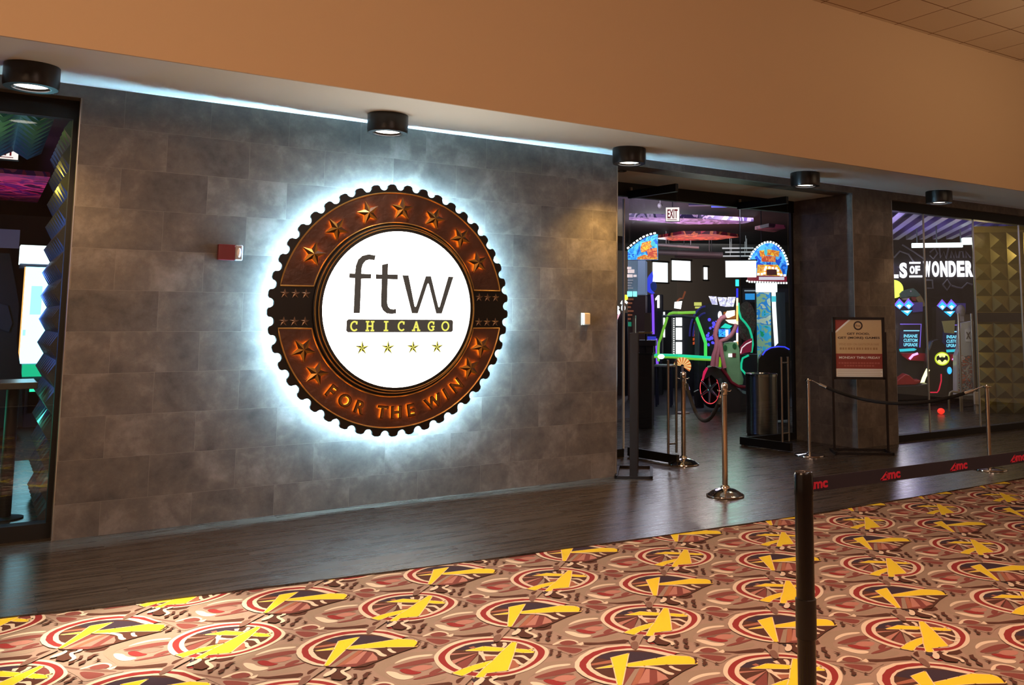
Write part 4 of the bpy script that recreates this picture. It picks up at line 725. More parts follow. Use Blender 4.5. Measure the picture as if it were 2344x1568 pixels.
def bulbs(F, path, n, s, par, m):
    b = MB(); L = [Vector(p) for p in path]; seg = [(L[i+1]-L[i]).length for i in range(len(L)-1)]; T = sum(seg)
    for k in range(n):
        d = T*(k+.5)/n; i = 0
        while d > seg[i] and i < len(seg)-1: d -= seg[i]; i += 1
        p = L[i].lerp(L[i+1], d/seg[i]); t = (L[i+1]-L[i]).normalized(); nn = Vector((-t.y, t.x)); a = T/n*.32
        b.prism(F, [tuple(p-t*a-nn*s), tuple(p+t*a-nn*s), tuple(p+t*a+nn*s), tuple(p-t*a+nn*s)], .02, .05)
    b.build('bulb_row', m, par)
bulbm = em('bulb_white', 'fffaf2', 2.4)
# tall ticket machine left
F = FQ(6.0); ART1 = art_mat('ocean_art', ('1450b4', '2f8fe6', '57c4f2', '1b62c8'), 6, .75); ART2 = art_mat('treasure_art', ('e8a020', 'f0c838', 'd86a20', 'e8a848'), 9, .7)
r = machine('ticket_machine', 'tall ticket machine with half arch blue marquee, left inside the doorway', y=6.0, px=1470)
top = [(1437, 573), (1450, 562), (1462, 553), (1475, 545), (1490, 539), (1505, 536)]
b = MB(); b.prism(F, F.poly(top+[(1505, 594), (1437, 594)]), -.15, 0); mq = b.build('marquee', ART1, r)
bulbs(F, F.poly([(x-2, y-2.5) for x, y in top]), 9, .016, mq, bulbm)
b = MB(); b.prism(F, F.poly([(1466, 568), (1470, 556), (1490, 551), (1496, 562), (1478, 576), (1468, 578)]), 0, .02); b.prism(F, F.poly([(1480, 571), (1504, 567), (1505, 588), (1484, 588)]), 0, .025, 1); b.prism(F, F.poly([(1460, 589), (1475, 583), (1505, 589), (1505, 594), (1458, 594)]), 0, .015); b.build('marquee_lettering', [ART2, art_mat('orange_art', ('d8582a', 'e88a48', 'c84a30'), 9, .7)], mq)
q = F.px(1495, 558); b = MB(); b.prism(F, [(q[0]+.045*math.cos(a), q[1]+.055*math.sin(a)) for a in [2*PI*i/20 for i in range(20)]], .02, .04); b.build('marquee_drop', em('drop_cyan', '5ce0f2', 1.0), mq)
b = MB(); b.pbox(F, 1437, 596, 1459, 676, -.5, -.01, 0); b.pbox(F, 1460, 596, 1477, 674, -.5, 0, 1); b.build('upper_panel', [mat('mist_grey', '6c7f90', .4, emit='6c7f90', es=.28), mat('mist_blue', '8496b4', .35, emit='8496b4', es=.35)], r)
b = MB(); b.pbox(F, 1437, 676, 1477, 985, -.5, -.02); b.build('cabinet', mat('rust_brown_cabinet', '3a1f18', .5), r)
b = MB(); [b.pbox(F, x0, y0, x1, y1, -.01, .02) for x0, y0, x1, y1 in ((1436, 611, 1445, 616), (1437, 617, 1452, 625), (1436, 628, 1448, 635), (1450, 629, 1457, 634))]; b.build('lit_figures', em('pink_white', 'ffe4e4', 1.0), r)
b = MB(); [b.pbox(F, 1437, y, 1449-(i % 3)*2, y+3, -.015, .012) for i, y in enumerate(range(640, 664, 6))]; [b.pbox(F, 1437, y, 1450-(i % 3)*3, y+4, -.02, .012, 1) for i, y in enumerate(range(683, 735, 9))]; b.build('printed_lines', [mat('line_grey', 'a8a8b0', .5, emit='a8a8b0', es=.3), mat('line_orange', '9a5a3c', .5, emit='9a5a3c', es=.35)], r)
b = MB(); b.pbox(F, 1436, 667, 1447, 679, -.01, .03); b.pbox(F, 1449, 667, 1458, 679, -.01, .03); b.pbox(F, 1438, 737, 1445, 747, -.02, .03, 1); b.build('button_light', [em('teal_button', '9af8f8', 1.3), em('green_button', '1f8a6a', .8)], r)
r = machine('neon_figure_sign', 'white neon shapes with a yellow ball beside the tiled corner in doorway', 'neon sign', 6.8, 1420)
F = FQ(6.8); b = MB()
for cx, cy, rx, ry in ((1413, 705, 5, 5), (1416, 715, 3.5, 5)): b.prism(F, F.poly([(cx+rx*math.cos(a), cy+ry*math.sin(a)) for a in [2*PI*i/16 for i in range(16)]]), 0, .05)
b.ring(F, F.poly([(1427+4.5*math.cos(2*PI*i/20), 705+7.5*math.sin(2*PI*i/20)) for i in range(20)]), F.poly([(1427+1.5*math.cos(2*PI*i/20), 705+3*math.sin(2*PI*i/20)) for i in range(20)]), 0, .05)
b.tube([F.p(*F.px(x, y)) for x, y in ((1422, 696), (1425, 690), (1430, 689), (1436, 694))], .025); b.build('neon_shape', em('neon_white', 'f8fbff', 2.0), r)
b = MB(); b.ball(F.p(*F.px(1432, 681)), .06); b.build('yellow_ball', em('neon_yellow', 'f4f040', 1.3), r, smooth=60)
b = MB(); b.tube([F.p(*F.px(1411, 732)), F.p(*F.px(1418, 716))], .02); b.build('pink_tube', em('neon_pink', 'ffb4c4', 1.5), r)
b = MB(); b.pbox(F, 1405, 716, 1436, 990, -.5, -.05); b.build('cabinet', mat('near_black', '131018', .5), r)
# spinning wheel game with purple neon
F = FQ(7.0)
r = machine('wheel_game', 'game with blue crescent, purple neon edge and a white numeral one', y=7.0, px=1490)
cres = [(1494, 621), (1485, 632), (1479, 646), (1478, 660), (1484, 669), (1493, 673), (1499, 671), (1494, 666), (1489, 658), (1489, 650), (1494, 645), (1495, 632)]
b = MB(); b.prism(F, F.poly(cres), 0, .06); b.build('crescent', em('crescent_blue', '3a48f0', 1.0), r)
b = MB(); b.prism(F, F.poly([(1497+7*math.cos(a), 656+11*math.sin(a)) for a in [2*PI*i/24 for i in range(24)]]), .06, .09); b.build('hub', mat('hub_navy', '16204a', .4, emit='1c3a9a', es=.4), r)
b = MB(); b.tube([F.p(*F.px(x, y), .05) for x, y in ((1493, 674), (1495, 700), (1495.5, 730), (1496, 765))], .028); b.tube([F.p(*F.px(x, y), .05) for x, y in ((1502, 775), (1504, 800), (1505, 833))], .028); b.build('purple_neon', em('neon_purple', '8a50f0', 1.3), r, smooth=60)
b = MB(); b.prism(F, F.poly([(1500, 684), (1506, 676), (1510, 676), (1510, 705), (1505, 705), (1505, 685), (1501, 688)]), .03, .06); b.build('numeral', em('numeral_white', 'fff4f0', 2.2), r)
b = MB(); b.pbox(F, 1480, 674, 1515, 960, -.5, -.03); b.build('cabinet', mat('near_black', '131018', .5), r)
b = MB(); b.pbox(F, 1465, 770, 1502, 778, 0, .25); b.build('blue_shelf', em('shelf_blue', '3c44d8', .8), r)
# bright screen
F = FQ(8.2)
r = machine('screen_cabinet', 'cabinet with tall blank white screen left of the green neon frame', y=8.2, px=1510)
b = MB(); b.pbox(F, 1498, 714, 1522, 772, -.02, 0); b.build('screen', em('screen_white', 'ffffff', 2.2), r)
b = MB(); b.pbox(F, 1496, 710, 1538, 930, -.3, -.03); b.build('cabinet', mat('near_black', '131018', .5), r)
# ladder lights cabinet
F = FQ(8.6)
r = machine('ladder_light_cabinet', 'cabinet with a column of dot lights and three white screens', y=8.6, px=1555)
b = MB(); [b.pbox(F, 1547, y0, 1561, y1, -.02, 0) for y0, y1 in ((727, 746), (750, 778), (783, 810))]; b.build('screen', em('screen_white', 'ffffff', 2.2), r)
b = MB(); [b.pbox(F, 1541.5, y, 1543.8, y+3, 0, .03) for y in range(728, 815, 5)]; b.build('dot_lights', bulbm, r)
b = MB(); b.pbox(F, 1538, 722, 1592, 920, -.5, -.04); b.build('cabinet', mat('grey_black', '1f2226', .5), r)
# green neon frame ride
F = FQ(6.2); Fb = FQ(5.5); gn = em('neon_green', '46e05a', 1.0); gy = mat('neon_lime', '7cc23c', .4, emit='7cc23c', es=.75); tq = em('neon_teal', '1ed8a0', 1.0)
r = machine('neon_frame_ride', 'ride with green neon tube frame, left of the racing cabinet', y=6.2, px=1560)
T_ = lambda pts, rad, m, FF_=F, nm='neon_tube': (lambda b: (b.tube([FF_.p(*FF_.px(x, y)) for x, y in pts], rad, 8), b.build(nm, m, r, smooth=60)))(MB())
T_([(1592, 715), (1560, 716), (1540, 716), (1533, 718), (1528, 724), (1524, 738), (1518, 755), (1513, 772), (1508, 785), (1507, 800), (1507, 827)], .028, gy)
T_([(1594, 726), (1601, 745), (1610, 770), (1615, 785), (1615, 815)], .032, em('neon_green', '46e05a', 1.0))
T_([(1494, 812), (1540, 813), (1590, 816), (1634, 819)], .026, tq); T_([(1494, 817), (1540, 818), (1590, 822), (1634, 824)], .022, gy)
b = MB(); b.tube([F.p(*F.px(x, y)) for x, y in ((1516, 724), (1560, 723), (1594, 727))], .03, 8); b.pbox(F, 1590, 724, 1600, 940, -.4, -.1); b.build('frame', mat('frame_grey', '3c4450', .45), r)
b = MB(); b.ball(F.p(*F.px(1514, 816), .05), (.09, .03, .05)); b.build('white_light', em('spark_white', 'd0fff4', 2.4), r)
b = MB(); b.pbox(F, 1589, 819, 1615, 900, -.5, -.1); b.build('base_box', mat('deep_green_box', '12221e', .6), r)
# engine racing cabinet
F = FQ(7.0)
r = machine('racing_cabinet', 'large black racing cabinet with engine front and white graphic header', y=7.0, px=1640)
b = MB(); b.prism(F, F.poly([(1575, 950), (1572, 790), (1580, 745), (1592, 715), (1608, 700), (1625, 694), (1686, 694), (1686, 950)]), -.5, 0); b.build('body', mat('near_black2', '12131c', .4), r)
b = MB(); [b.prism(F, F.poly(p), .02, .06) for p in ([(1622, 678), (1640, 679), (1643, 698), (1630, 697)], [(1642, 680), (1664, 681), (1660, 702), (1648, 700)], [(1666, 680), (1684, 680), (1679, 702), (1660, 702)])]; b.build('header_graphic', art_mat('header_art', ('d8d4f0', 'ffffff', 'b0b0d8', 'e8f0e8'), 9, .9), r)
b = MB(); [b.tube([F.p(*F.px(1615+rr*math.cos(a), 770+rr*1.9*math.sin(a)), .08) for a in [PI+PI*.5*i/12 for i in range(13)]], .022, 6) for rr in (28, 36)]; b.build('hood_arch', mat('arch_indigo', '3a3a78', .3, emit='3a3a90', es=.3), r, smooth=60)
b = MB(); [b.prism(F, F.poly([(1586+dx, y), (1595+dx, y-3), (1595+dx, y+4), (1586+dx, y+6)]), .02, .05) for y, dx in ((738, 3), (747, 2), (756, 1), (765, 0), (774, 0), (783, 0))]; b.build('side_lettering', em('lettering_orange', 'd0562c', .7), r)
b = MB(); random.seed(3)
for k in range(26):
    x, y = random.uniform(1616, 1642), random.uniform(730, 790); b = MB(); b.ball(F.p(*F.px(x, y), .05), random.uniform(.012, .04)); b.build('engine_light', em('engine_violet', '5a50ff', 1.1), r, smooth=60)
b = MB(); q = F.px(1648, 722); b.ball(F.p(*q, .08), (.05, .03, .09)); b.ball(F.p(*F.px(1683, 783), .08), (.05, .03, .03)); b.build('headlight', em('headlight', 'e4ecff', 2.2), r, smooth=60)
b = MB(); b.prism(F, F.poly([(1656, 726), (1664, 712), (1682, 710), (1682, 722), (1668, 728)]), .04, .08, 0); b.prism(F, F.poly([(1660, 732), (1692, 731), (1686, 743), (1668, 739)]), .04, .08, 0); b.prism(F, F.poly([(1656, 714), (1684, 712), (1684, 730), (1656, 730)]), .02, .035, 1); b.build('amber_screen', [em('amber_white', 'ffe8c4', 1.8), em('amber_deep', 'b06018', .7)], r)
b = MB(); b.prism(F, F.poly([(1649, 750), (1660, 740), (1676, 746), (1670, 752)]), .04, .07); b.build('teal_panel', em('teal_glow', '1fd6c0', 1.1), r)
b = MB(); b.pbox(F, 1645, 753, 1672, 771, .02, .05, 0); b.pbox(F, 1661, 755, 1667, 771, .05, .06, 1); b.build('game_screen', [art_mat('blue_screen', ('1434c0', '2a7ae0', '3ab8f0', '1020a0'), 14, 1.0), em('screen_white', 'ffffff', 2.2)], r)
q1, q2 = F.px(1588, 702), F.px(1606, 695); b = MB(); b.pbox(F, 1589, 692, 1606, 700, 0, .06); b.pbox(F, 1591, 702, 1606, 706, 0, .06); b.build('yellow_plate', em('plate_yellow', 'dce070', .8), r)
b = MB(); b.prism(F, F.poly([(1546, 692), (1563, 690), (1560, 708), (1545, 706)]), .3, .34, 0); b.tube([F.p(*F.px(x, y), .3) for x, y in ((1551, 690), (1558, 684), (1564, 684), (1570, 668))], .02, 6, 1); b.build('white_topper', [em('screen_white', 'ffffff', 2.2), mat('topper_orange', '8a4a2a', .5, emit='8a4a2a', es=.4)], r)
# light post and big blank light box
F = FQ(5.7)
r = machine('light_post', 'thin post lit in bands of cyan, blue, yellow and violet', 'light post', 5.7, 1687)
b = MB(); pc = [('3ae8f0', 655, 640), ('2830d8', 681, 660), ('fff4d0', 700, 682), ('ffd070', 735, 700), ('fff0c8', 745, 735), ('6a58e8', 762, 745), ('fff2e8', 782, 762), ('f0b878', 797, 782)]
ms = []
for i, (c_, y1, y0) in enumerate(pc):
    ms.append(em('post_'+c_, c_, 1.3)); b.mi = i; b.tube([F.p(*F.px(1687.5, y0)), F.p(*F.px(1687.5, y1))], .020 if i else .035, 10)
b.build('lit_tube', ms, r); b = MB(); b.tube([F.p(*F.px(1687.5, 797)), F.p(F.px(1687.5, 797)[0], 0)], .018, 8); b.lathe([(.16, 0), (.16, .02), (.02, .04)], F.p(F.px(1687.5, 797)[0], 0), 20); b.build('base_post', blk2, r)
F = FQ(7.0)
b = MB(); b.pbox(F, 1661, 597, 1731, 634, -.12, 0, 0); b.pbox(F, 1658, 594, 1733, 597, -.14, .01, 1)
q = F.px(1695, 616); b.tube([F.p(q[0], q[1]+.15, -.06), F.p(q[0], 4.3, -.06)], .01, 6, 1); b.build('light_box', [em('lightbox_white', 'ffffff', 2.6), blk2], None, origin=tuple(F.p(q[0], q[1])), label='large blank white light box left of the full arched marquee', category='light box')
# teal neon curve and carved wheel game
F = FQ(6.3)
r = machine('carved_wheel_game', 'game with brown carved disc and a teal neon curve', y=6.3, px=1712)
T_([(1690, 693), (1691, 712), (1696, 728), (1707, 740), (1716, 753), (1721, 770), (1723, 788), (1720, 807)], .022, tq, F)
b = MB(); b.prism(F, F.poly([(1708+22*math.cos(a), 735+45*math.sin(a)) for a in [2*PI*i/28 for i in range(28)]]), -.2, -.03); b.build('carved_disc', art_mat('carved_art', ('2e2622', '5a4a42', '40302c', '6a5a50', '5a2a2a'), 12), r)
b = MB(); b.prism(F, F.poly([(1694, 812), (1694, 795), (1703, 783), (1715, 776), (1722, 774), (1720, 805), (1704, 808)]), .0, .10, 0); b.tube([F.p(*F.px(x, y), .12) for x, y in ((1695, 808), (1698, 796), (1708, 787), (1720, 781))], .012, 6, 1); b.build('red_dome', [em('dome_red', 'a01840', .6), em('neon_pinkwhite', 'ffd8e0', 1.4)], r)
b = MB(); b.pbox(F, 1696, 812, 1735, 960, -.6, -.06); b.build('cabinet', mat('grey_violet', '24222c', .5), r)
T_([(1714, 813), (1700, 820), (1697, 832), (1697, 845), (1704, 853), (1714, 865)], .020, tq, F)
b = MB(); b.pbox(F, 1691, 909, 1712, 912, 0, .03, 0); b.tube([F.p(*F.px(x, y), .03) for x, y in ((1708, 927), (1714, 927), (1717, 919))], .02, 6, 1); b.build('floor_lights', [em('bar_blue', '4a3cf0', 1.3), tq], r)
# arched marquee machine
F = FQ(7.6); ART3 = art_mat('ocean_art2', ('1450b4', '2f7fe6', '57b4f2', '1b4ac8'), 5, .8, seed=2)
r = machine('arched_prize_machine', 'prize machine with full arched marquee ringed by white bulbs', y=7.6, px=1760)
arch_ = [(1716, 592), (1722, 580), (1730, 570), (1741, 561), (1752, 556), (1762, 555), (1773, 558), (1783, 565), (1792, 576), (1799, 590), (1803, 606)]
b = MB(); b.prism(F, F.poly([(1718, 600)]+arch_+[(1803, 612), (1800, 632), (1720, 630)]), -.2, 0); mq = b.build('marquee', ART3, r)
bulbs(F, F.poly([(1714, 597)]+[(x, y-1) for x, y in arch_]+[(1804, 608)]), 21, .022, mq, bulbm)
b = MB(); b.prism(F, F.poly([(1738, 574), (1760, 571), (1784, 575), (1782, 588), (1760, 584), (1740, 588)]), 0, .02, 0); b.prism(F, F.poly([(1743, 586), (1775, 587), (1775, 600), (1743, 599)]), .02, .04, 1); b.prism(F, F.poly([(1734, 606), (1780, 606), (1790, 622), (1793, 632), (1732, 631)]), 0, .02, 0); b.pbox(F, 1755, 617, 1778, 630, .02, .04, 2); b.build('marquee_lettering', [ART2, art_mat('orange_art', ('d8582a', 'e88a48', 'c84a30'), 9, .7), mat('dark_maroon', '4a1c1c', .5, emit='4a1c1c', es=.5)], mq)
b = MB(); q = F.px(1753, 577); b.ball(F.p(*q, .03), (.05, .02, .08)); b.build('marquee_drop', em('drop_cyan', '5ce0f2', 1.0), mq, smooth=60)
bulbs(F, F.poly([(1732, 628), (1750, 627), (1751, 612), (1780, 615), (1782, 629), (1800, 631)]), 12, .022, mq, bulbm)
b = MB(); b.pbox(F, 1711, 632, 1801, 644, -.2, .03, 0); b.pbox(F, 1737, 634, 1795, 641, .03, .04, 1); b.build('ticket_band', [em('band_red', 'a81c3a', .7), em('band_white', 'f0e0f0', 1.1)], r)
bulbs(F, F.poly([(1708, 641), (1712, 645), (1740, 646), (1775, 648), (1803, 648)]), 16, .020, r, bulbm)
b = MB(); b.pbox(F, 1731, 648, 1779, 668, -.3, .02); b.build('lit_header', em('lightbox_white2', 'fbffff', 2.0), r)
b = MB(); b.pbox(F, 1733, 670, 1765, 860, -.1, 0); b.build('picture_panel', art_mat('island_art', ('1a9a6a', '38a8d8', '8ab08a', '2a86d0', 'b8c8b0'), 3.2, .65), r)
b = MB(); b.prism(F, F.poly([(1766, 668), (1775, 668), (1776, 700), (1781, 785), (1773, 793), (1768, 720)]), 0, .06, 0); b.pbox(F, 1765.5, 678, 1776, 691, .06, .08, 1); b.build('side_tube', [em('lightbox_white2', 'fbffff', 2.0), em('drop_cyan', '5ce0f2', 1.0)], r)
b = MB(); b.pbox(F, 1732, 669, 1800, 960, -.7, -.11); b.build('cabinet', mat('cab_teal_black', '12222a', .5), r)
F7 = FQ(9.0)
b = MB(); b.pbox(F7, 1706, 672, 1733, 686, -.05, 0, 0); b.pbox(F7, 1776, 676, 1787, 688, -.05, 0, 0); b.pbox(F7, 1788, 677, 1793, 688, -.05, 0, 1); b.pbox(F7, 1704, 664, 1733, 667, -.05, 0, 1)
q = F7.px(1745, 680); b.pbox(F7, 1700, 660, 1806, 692, -.12, -.06, 2); b.tube([F7.p(q[0], q[1]+.15, -.09), F7.p(q[0], 4.3, -.09)], .015, 6, 2); b.build('hanging_display', [em('display_blue', '2aa0f0', 1.0), em('display_pale', 'b8c8d8', .6), blk2], None, origin=tuple(F7.p(q[0], q[1])), label='wide dark display with blue panels behind the arched machine', category='screen')
# motor ride with glowing wheel
r = thing('motor_ride', 'ride with red glowing spoked wheel and green moulded shell', 'arcade machine', (9.9, 4.5, 0))
wc = at(1628, 890, 1, 4.55); R_ = .30
b = MB(); wx = (1, 0, 0)
b.lathe([(R_-.05, -.03), (R_-.03, -.05), (R_, -.04), (R_+.035, 0.0), (R_+.035, .12), (R_-.03, .16), (R_-.05, .14), (R_-.05, -.03)], wc, 40, wx); b.build('tyre', mat('tyre', '0d0c0d', .6), r, smooth=50)
b = MB(); b.lathe([(R_-.052, -.035), (R_-.045, -.042), (R_-.038, -.035), (R_-.045, -.028), (R_-.052, -.035)], wc, 40, wx); b.build('glow_rim', em('rim_red', 'ff4a50', 1.6), r, smooth=60)
b = MB()
for k in range(6):
    a = PI/6+k*PI/3; d = Vector((0, math.cos(a), math.sin(a))); b.tube([wc+Vector((-.03, 0, 0))+d*.03, wc+Vector((-.045, 0, 0))+d*(R_-.06)], [.034, .016], 8)
b.lathe([(.0, -.06), (.05, -.05), (.05, 0)], wc, 20, wx); b.build('spokes', mat('spoke_chrome', 'c8d0dc', .15, .9), r, smooth=50)
b = MB(); b.lathe([(0, .05), (R_-.05, .06), (R_-.05, .10), (0, .10)], wc, 32, wx); b.build('wheel_disc', mat('disc_dark', '0a0a12', .5), r, smooth=40)
FM = Fr((9.15, 0, 0), (0, -1, 0), (0, 0, 1))   # plane facing -X, seen from the left
FMy = FQ(4.45)
b = MB(); b.prism(FMy, FMy.poly([(1607, 862), (1618, 842), (1634, 838), (1652, 846), (1668, 862), (1684, 885), (1700, 900), (1718, 905), (1722, 948), (1648, 942), (1650, 900), (1642, 870), (1628, 858), (1613, 868)]), -.7, .02); b.build('fender', mat('fender_grey', '2a2428', .35), r, bev=0)
b = MB(); b.prism(FMy, FMy.poly([(1607, 866), (1610, 850), (1617, 840), (1621, 843), (1614, 858), (1610, 872)]), .02, .06, 0); b.tube([FMy.p(*FMy.px(x, y), .05) for x, y in ((1652, 842), (1664, 858), (1674, 874), (1690, 884), (1706, 886))], .03, 8, 1); b.build('red_trim', [em('trim_pink', 'e0205a', .8), mat('trim_red', '8a1830', .3)], r, smooth=50)
b = MB(); b.prism(FMy, FMy.poly([(1656, 786), (1670, 783), (1687, 784), (1693, 800), (1694, 840), (1702, 868), (1700, 880), (1680, 882), (1666, 860), (1658, 831), (1655, 800)]), -.35, .06); b.build('shell', mat('shell_green', '8ab088', .45, vary=.5, vs=3), r, bev=.01)
for cx, cy in ((1660, 796), (1681, 792)):
    b = MB(); b.prism(FMy, FMy.poly([(cx+4.5*math.cos(a), cy+6.5*math.sin(a)) for a in [2*PI*i/20 for i in range(20)]]), .06, .08, 0); b.build('shell_spot', mat('spot_green', '0f5a2c', .5), r)
b = MB(); b.pbox(FMy, 1667, 809, 1676, 817, .06, .09, 0); b.pbox(FMy, 1676, 808, 1684, 817, .06, .08, 1); b.build('shell_patch', [em('patch_white', 'fff8f4', 1.2), mat('patch_red', '7a2030', .5)], r)
pk = mat('rail_pink', 'd87a90', .4)
for p, rd in (([(1662, 724), (1652, 728), (1646, 736), (1640, 752), (1637, 766), (1641, 780), (1640, 795), (1634, 815), (1631, 838)], .042), ([(1686, 742), (1680, 757), (1673, 768), (1662, 776), (1650, 780), (1650, 792), (1653, 815), (1659, 842)], .036), ([(1644, 778), (1646, 795), (1643, 812), (1641, 838)], .032)):
    b = MB(); b.tube([FMy.p(*FMy.px(x, y), .10) for x, y in p], rd, 10); b.build('pink_rail', pk, r, smooth=60)
b = MB(); b.pbox(FMy, 1644, 817, 1651, 840, .0, .05); b.build('lime_panel', em('lime', '86c820', .7), r)
b = MB(); b.prism(FQ(5.0), FQ(5.0).poly([(1588, 898), (1606, 890), (1612, 940), (1600, 944), (1590, 930)]), -.3, 0); b.build('low_seat', mat('seat_black', '1a181b', .5), r)
# dark round back seat with blue arc behind the bin
F = FQ(3.2)
r = machine('rounded_chair', 'rounded dark seat back with a thin blue neon arc, behind steel bin', 'chair', 3.2, 1775)
b = MB(); b.prism(F, F.poly([(1735, 860), (1737, 822), (1748, 806), (1765, 797), (1785, 795), (1802, 801), (1808, 812), (1808, 960), (1738, 965)]), -.4, 0); b.build('seat_back', mat('seat_navy', '10121c', .35), r)
b = MB(); b.tube([F.p(*F.px(x, y), .02) for x, y in ((1745, 813), (1752, 803), (1764, 796), (1780, 793), (1796, 794), (1807, 800))], .010, 8); b.build('neon_arc', em('arc_blue', '3c46ff', 1.3), r, smooth=60)
# steel bin
bc = (8.17, 1.60, 0)
r = thing('litter_bin', 'round stainless steel bin just behind the right glass door', 'bin', bc)
b = MB(); b.lathe([(.215, .03), (.215, .80)], bc, 48); b.build('drum', mat('bin_steel', 'a8a29c', .26, 1.0), r, smooth=40)
b = MB(); b.lathe([(.215, .80), (.222, .803), (.222, .838), (.214, .845), (.15, .845), (.145, .82)], bc, 48); b.build('rim', chrome, r, smooth=35)
b = MB(); b.lathe([(0, 0), (.205, 0), (.205, .03), (.0, .03)], bc, 40); b.build('plinth', blk2, r, smooth=40)
# podium, flyer rack
pq = at(1478, 975, 2, 0)
r = thing('host_podium', 'dark host podium with flyer rack behind the left glass door', 'podium', (6.6, 2.5, 0))
F = FQ(2.5)
b = MB(); b.pbox(F, 1462, 812, 1492, 1000, -.45, 0); a_ = F.px(1462, 812); b.build('body', mat('podium_dark', '1c1917', .5), r)
b = MB(); b.pbox(F, 1459, 808, 1494, 813, -.5, .03); b.build('top', blk2, r)
b = MB(); b.pbox(F, 1462, 779, 1500, 792, -.3, -.02, 0); b.pbox(F, 1462, 792, 1494, 808, -.3, -.1, 0); b.build('register', mat('register_dark', '2a2a34', .4), r)
b = MB(); b.pbox(F, 1475, 716, 1489, 764, -.06, -.04); b.build('flyer', mat('flyer_grey', '7a7470', .6), r)
b = MB(); b.pbox(F, 1462, 760, 1492, 764, -.2, -.02); b.build('brass_tray', mat('tray_brass', 'b09a66', .3, .7), r)
b = MB(); b.tube([F.p(*F.px(1478, 764), -.05), F.p(*F.px(1478, 812), -.05)], .012, 6); b.build('rack_post', blk2, r)
# orange sunburst lamp
F = FQ(4.2); q = F.px(1562, 838)
r = thing('sunburst_lamp', 'orange and yellow striped half round lamp behind chrome stanchion top', 'lamp', tuple(F.p(*q)))
b = MB()
for k in range(18):
    a0, a1 = -.35+(PI+.5)*k/18-.3, -.35+(PI+.5)*(k+1)/18-.3; b.prism(F, [(q[0]+.03*math.cos(a0), q[1]+.03*math.sin(a0)), (q[0]+.15*math.cos(a0), q[1]+.15*math.sin(a0)), (q[0]+.15*math.cos(a1), q[1]+.15*math.sin(a1)), (q[0]+.03*math.cos(a1), q[1]+.03*math.sin(a1))], 0, .03, k % 2)
b.build('petals', [em('petal_orange', 'e87a3a', .8), em('petal_yellow', 'f0d08a', 1.0)], r)
b = MB(); b.tube([F.p(q[0], q[1], .01), F.p(q[0], 0, .01)], .02, 8); b.lathe([(.12, 0), (.12, .02), (.02, .03)], F.p(q[0], 0, .01), 20); b.build('stem', mat('stem_pinkgrey', '8a7470', .4), r)
# small table
r = thing('cafe_table', 'small dark table with thin legs left of the chrome stanchion', 'table', (8.6, 5.0, 0))
F = FQ(5.0); a_, c_ = F.px(1497, 836), F.px(1540, 840)
b = MB(); b.fbox(F, a_[0], c_[0], a_[1]-.03, a_[1], -.5, 0); b.build('tabletop', mat('table_grey', '5a5860', .4), r)
for u in (a_[0]+.04, c_[0]-.04):
    for d in (-.05, -.45):
        b = MB(); b.tube([F.p(u, a_[1]-.03, d), F.p(u, 0, d)], .018, 8); b.build('leg', mat('leg_indigo', '1c1c34', .4), r)

# ================================================================== BEHIND THE RIGHT WINDOW
g0 = Vector((13.568, 1.789, 0)); UW = (.7071, -.7071, 0); FG = Fr(g0, UW)
def FW(t): return Fr(g0+Vector((t*.7071, t*.7071, 0)), UW)
goldm = mat('gold_pyramids', '857840', .30, .6, vary=.25, vs=2)
b = MB(); pyramids(b, FG, 0.0, 2.5, 0.0, 1.56, .28, .08); pyramids(b, FG, .0, 2.5, 1.74, 3.14, .28, .08); b.fbox(FG, .0, 2.5, 0, 3.25, -.1, 0); b.build('wall_gold', goldm, **ST)
b = MB(); b.fbox(FG, .0, 2.5, 1.57, 1.73, 0, .05); b.build('trim_8', mat('dark_rail', '14100c', .3), **ST)
b = MB(); Fr_ = Fr((9.0, .4, 3.3), (.7071, -.7071, 0), (.7071, .7071, 0))
for k in range(12): b.fbox(Fr_, .2+k*.27, .2+k*.27+.12, 1.9, 7.3, 0, .12)
b.build('ceiling_ribs', mat('violet_ribs', '7a6aa8', .4), None, origin=(9.0, .4, 3.3), label='violet ribbed ceiling baffles behind the right window', category='ceiling panel')
S0 = g0+Vector((3.2, 3.2, 0)); FSW = Fr(S0, UW)
b = MB(); b.fbox(FSW, FSW.px(1950, 700)[0], 4.5, 0, 4.3, -.1, 0); wm = b.build('wall_mural', art_mat('mural_dark', ('0c0b10', '14131a', '1c1a22', '121018'), 1.2, rough=.8), **ST)
b = MB()
for pts in ([(2046, 590), (2060, 575), (2080, 582), (2092, 600)], [(2065, 560), (2090, 575), (2115, 592)], [(2128, 578), (2140, 568), (2146, 580), (2136, 592), (2128, 584)], [(2150, 565), (2153, 590), (2160, 575), (2165, 592), (2172, 566)], [(2176, 590), (2178, 575), (2184, 590), (2187, 575), (2190, 590)], [(2194, 590), (2197, 576), (2204, 576), (2206, 590)], [(2212, 590), (2210, 575), (2222, 590)], [(2158, 652), (2168, 640), (2176, 652), (2168, 664), (2158, 652)], [(2178, 654), (2190, 658), (2202, 660), (2214, 648), (2226, 652)], [(2120, 642), (2134, 642), (2136, 660), (2122, 660)]):
    b.tube([FSW.p(*FSW.px(*p), .01) for p in pts], .022, 6)
b.build('mural_lines', mat('chalk_grey', '77747f', .8), wm)
sgn = thing('lettering_sign', 'white lit capital lettering sign ending in WONDER on a dark mural wall', 'sign', tuple(FSW.p(*FSW.px(2150, 615))))
wl = em('letters_white', 'fbf4ff', 2.0)
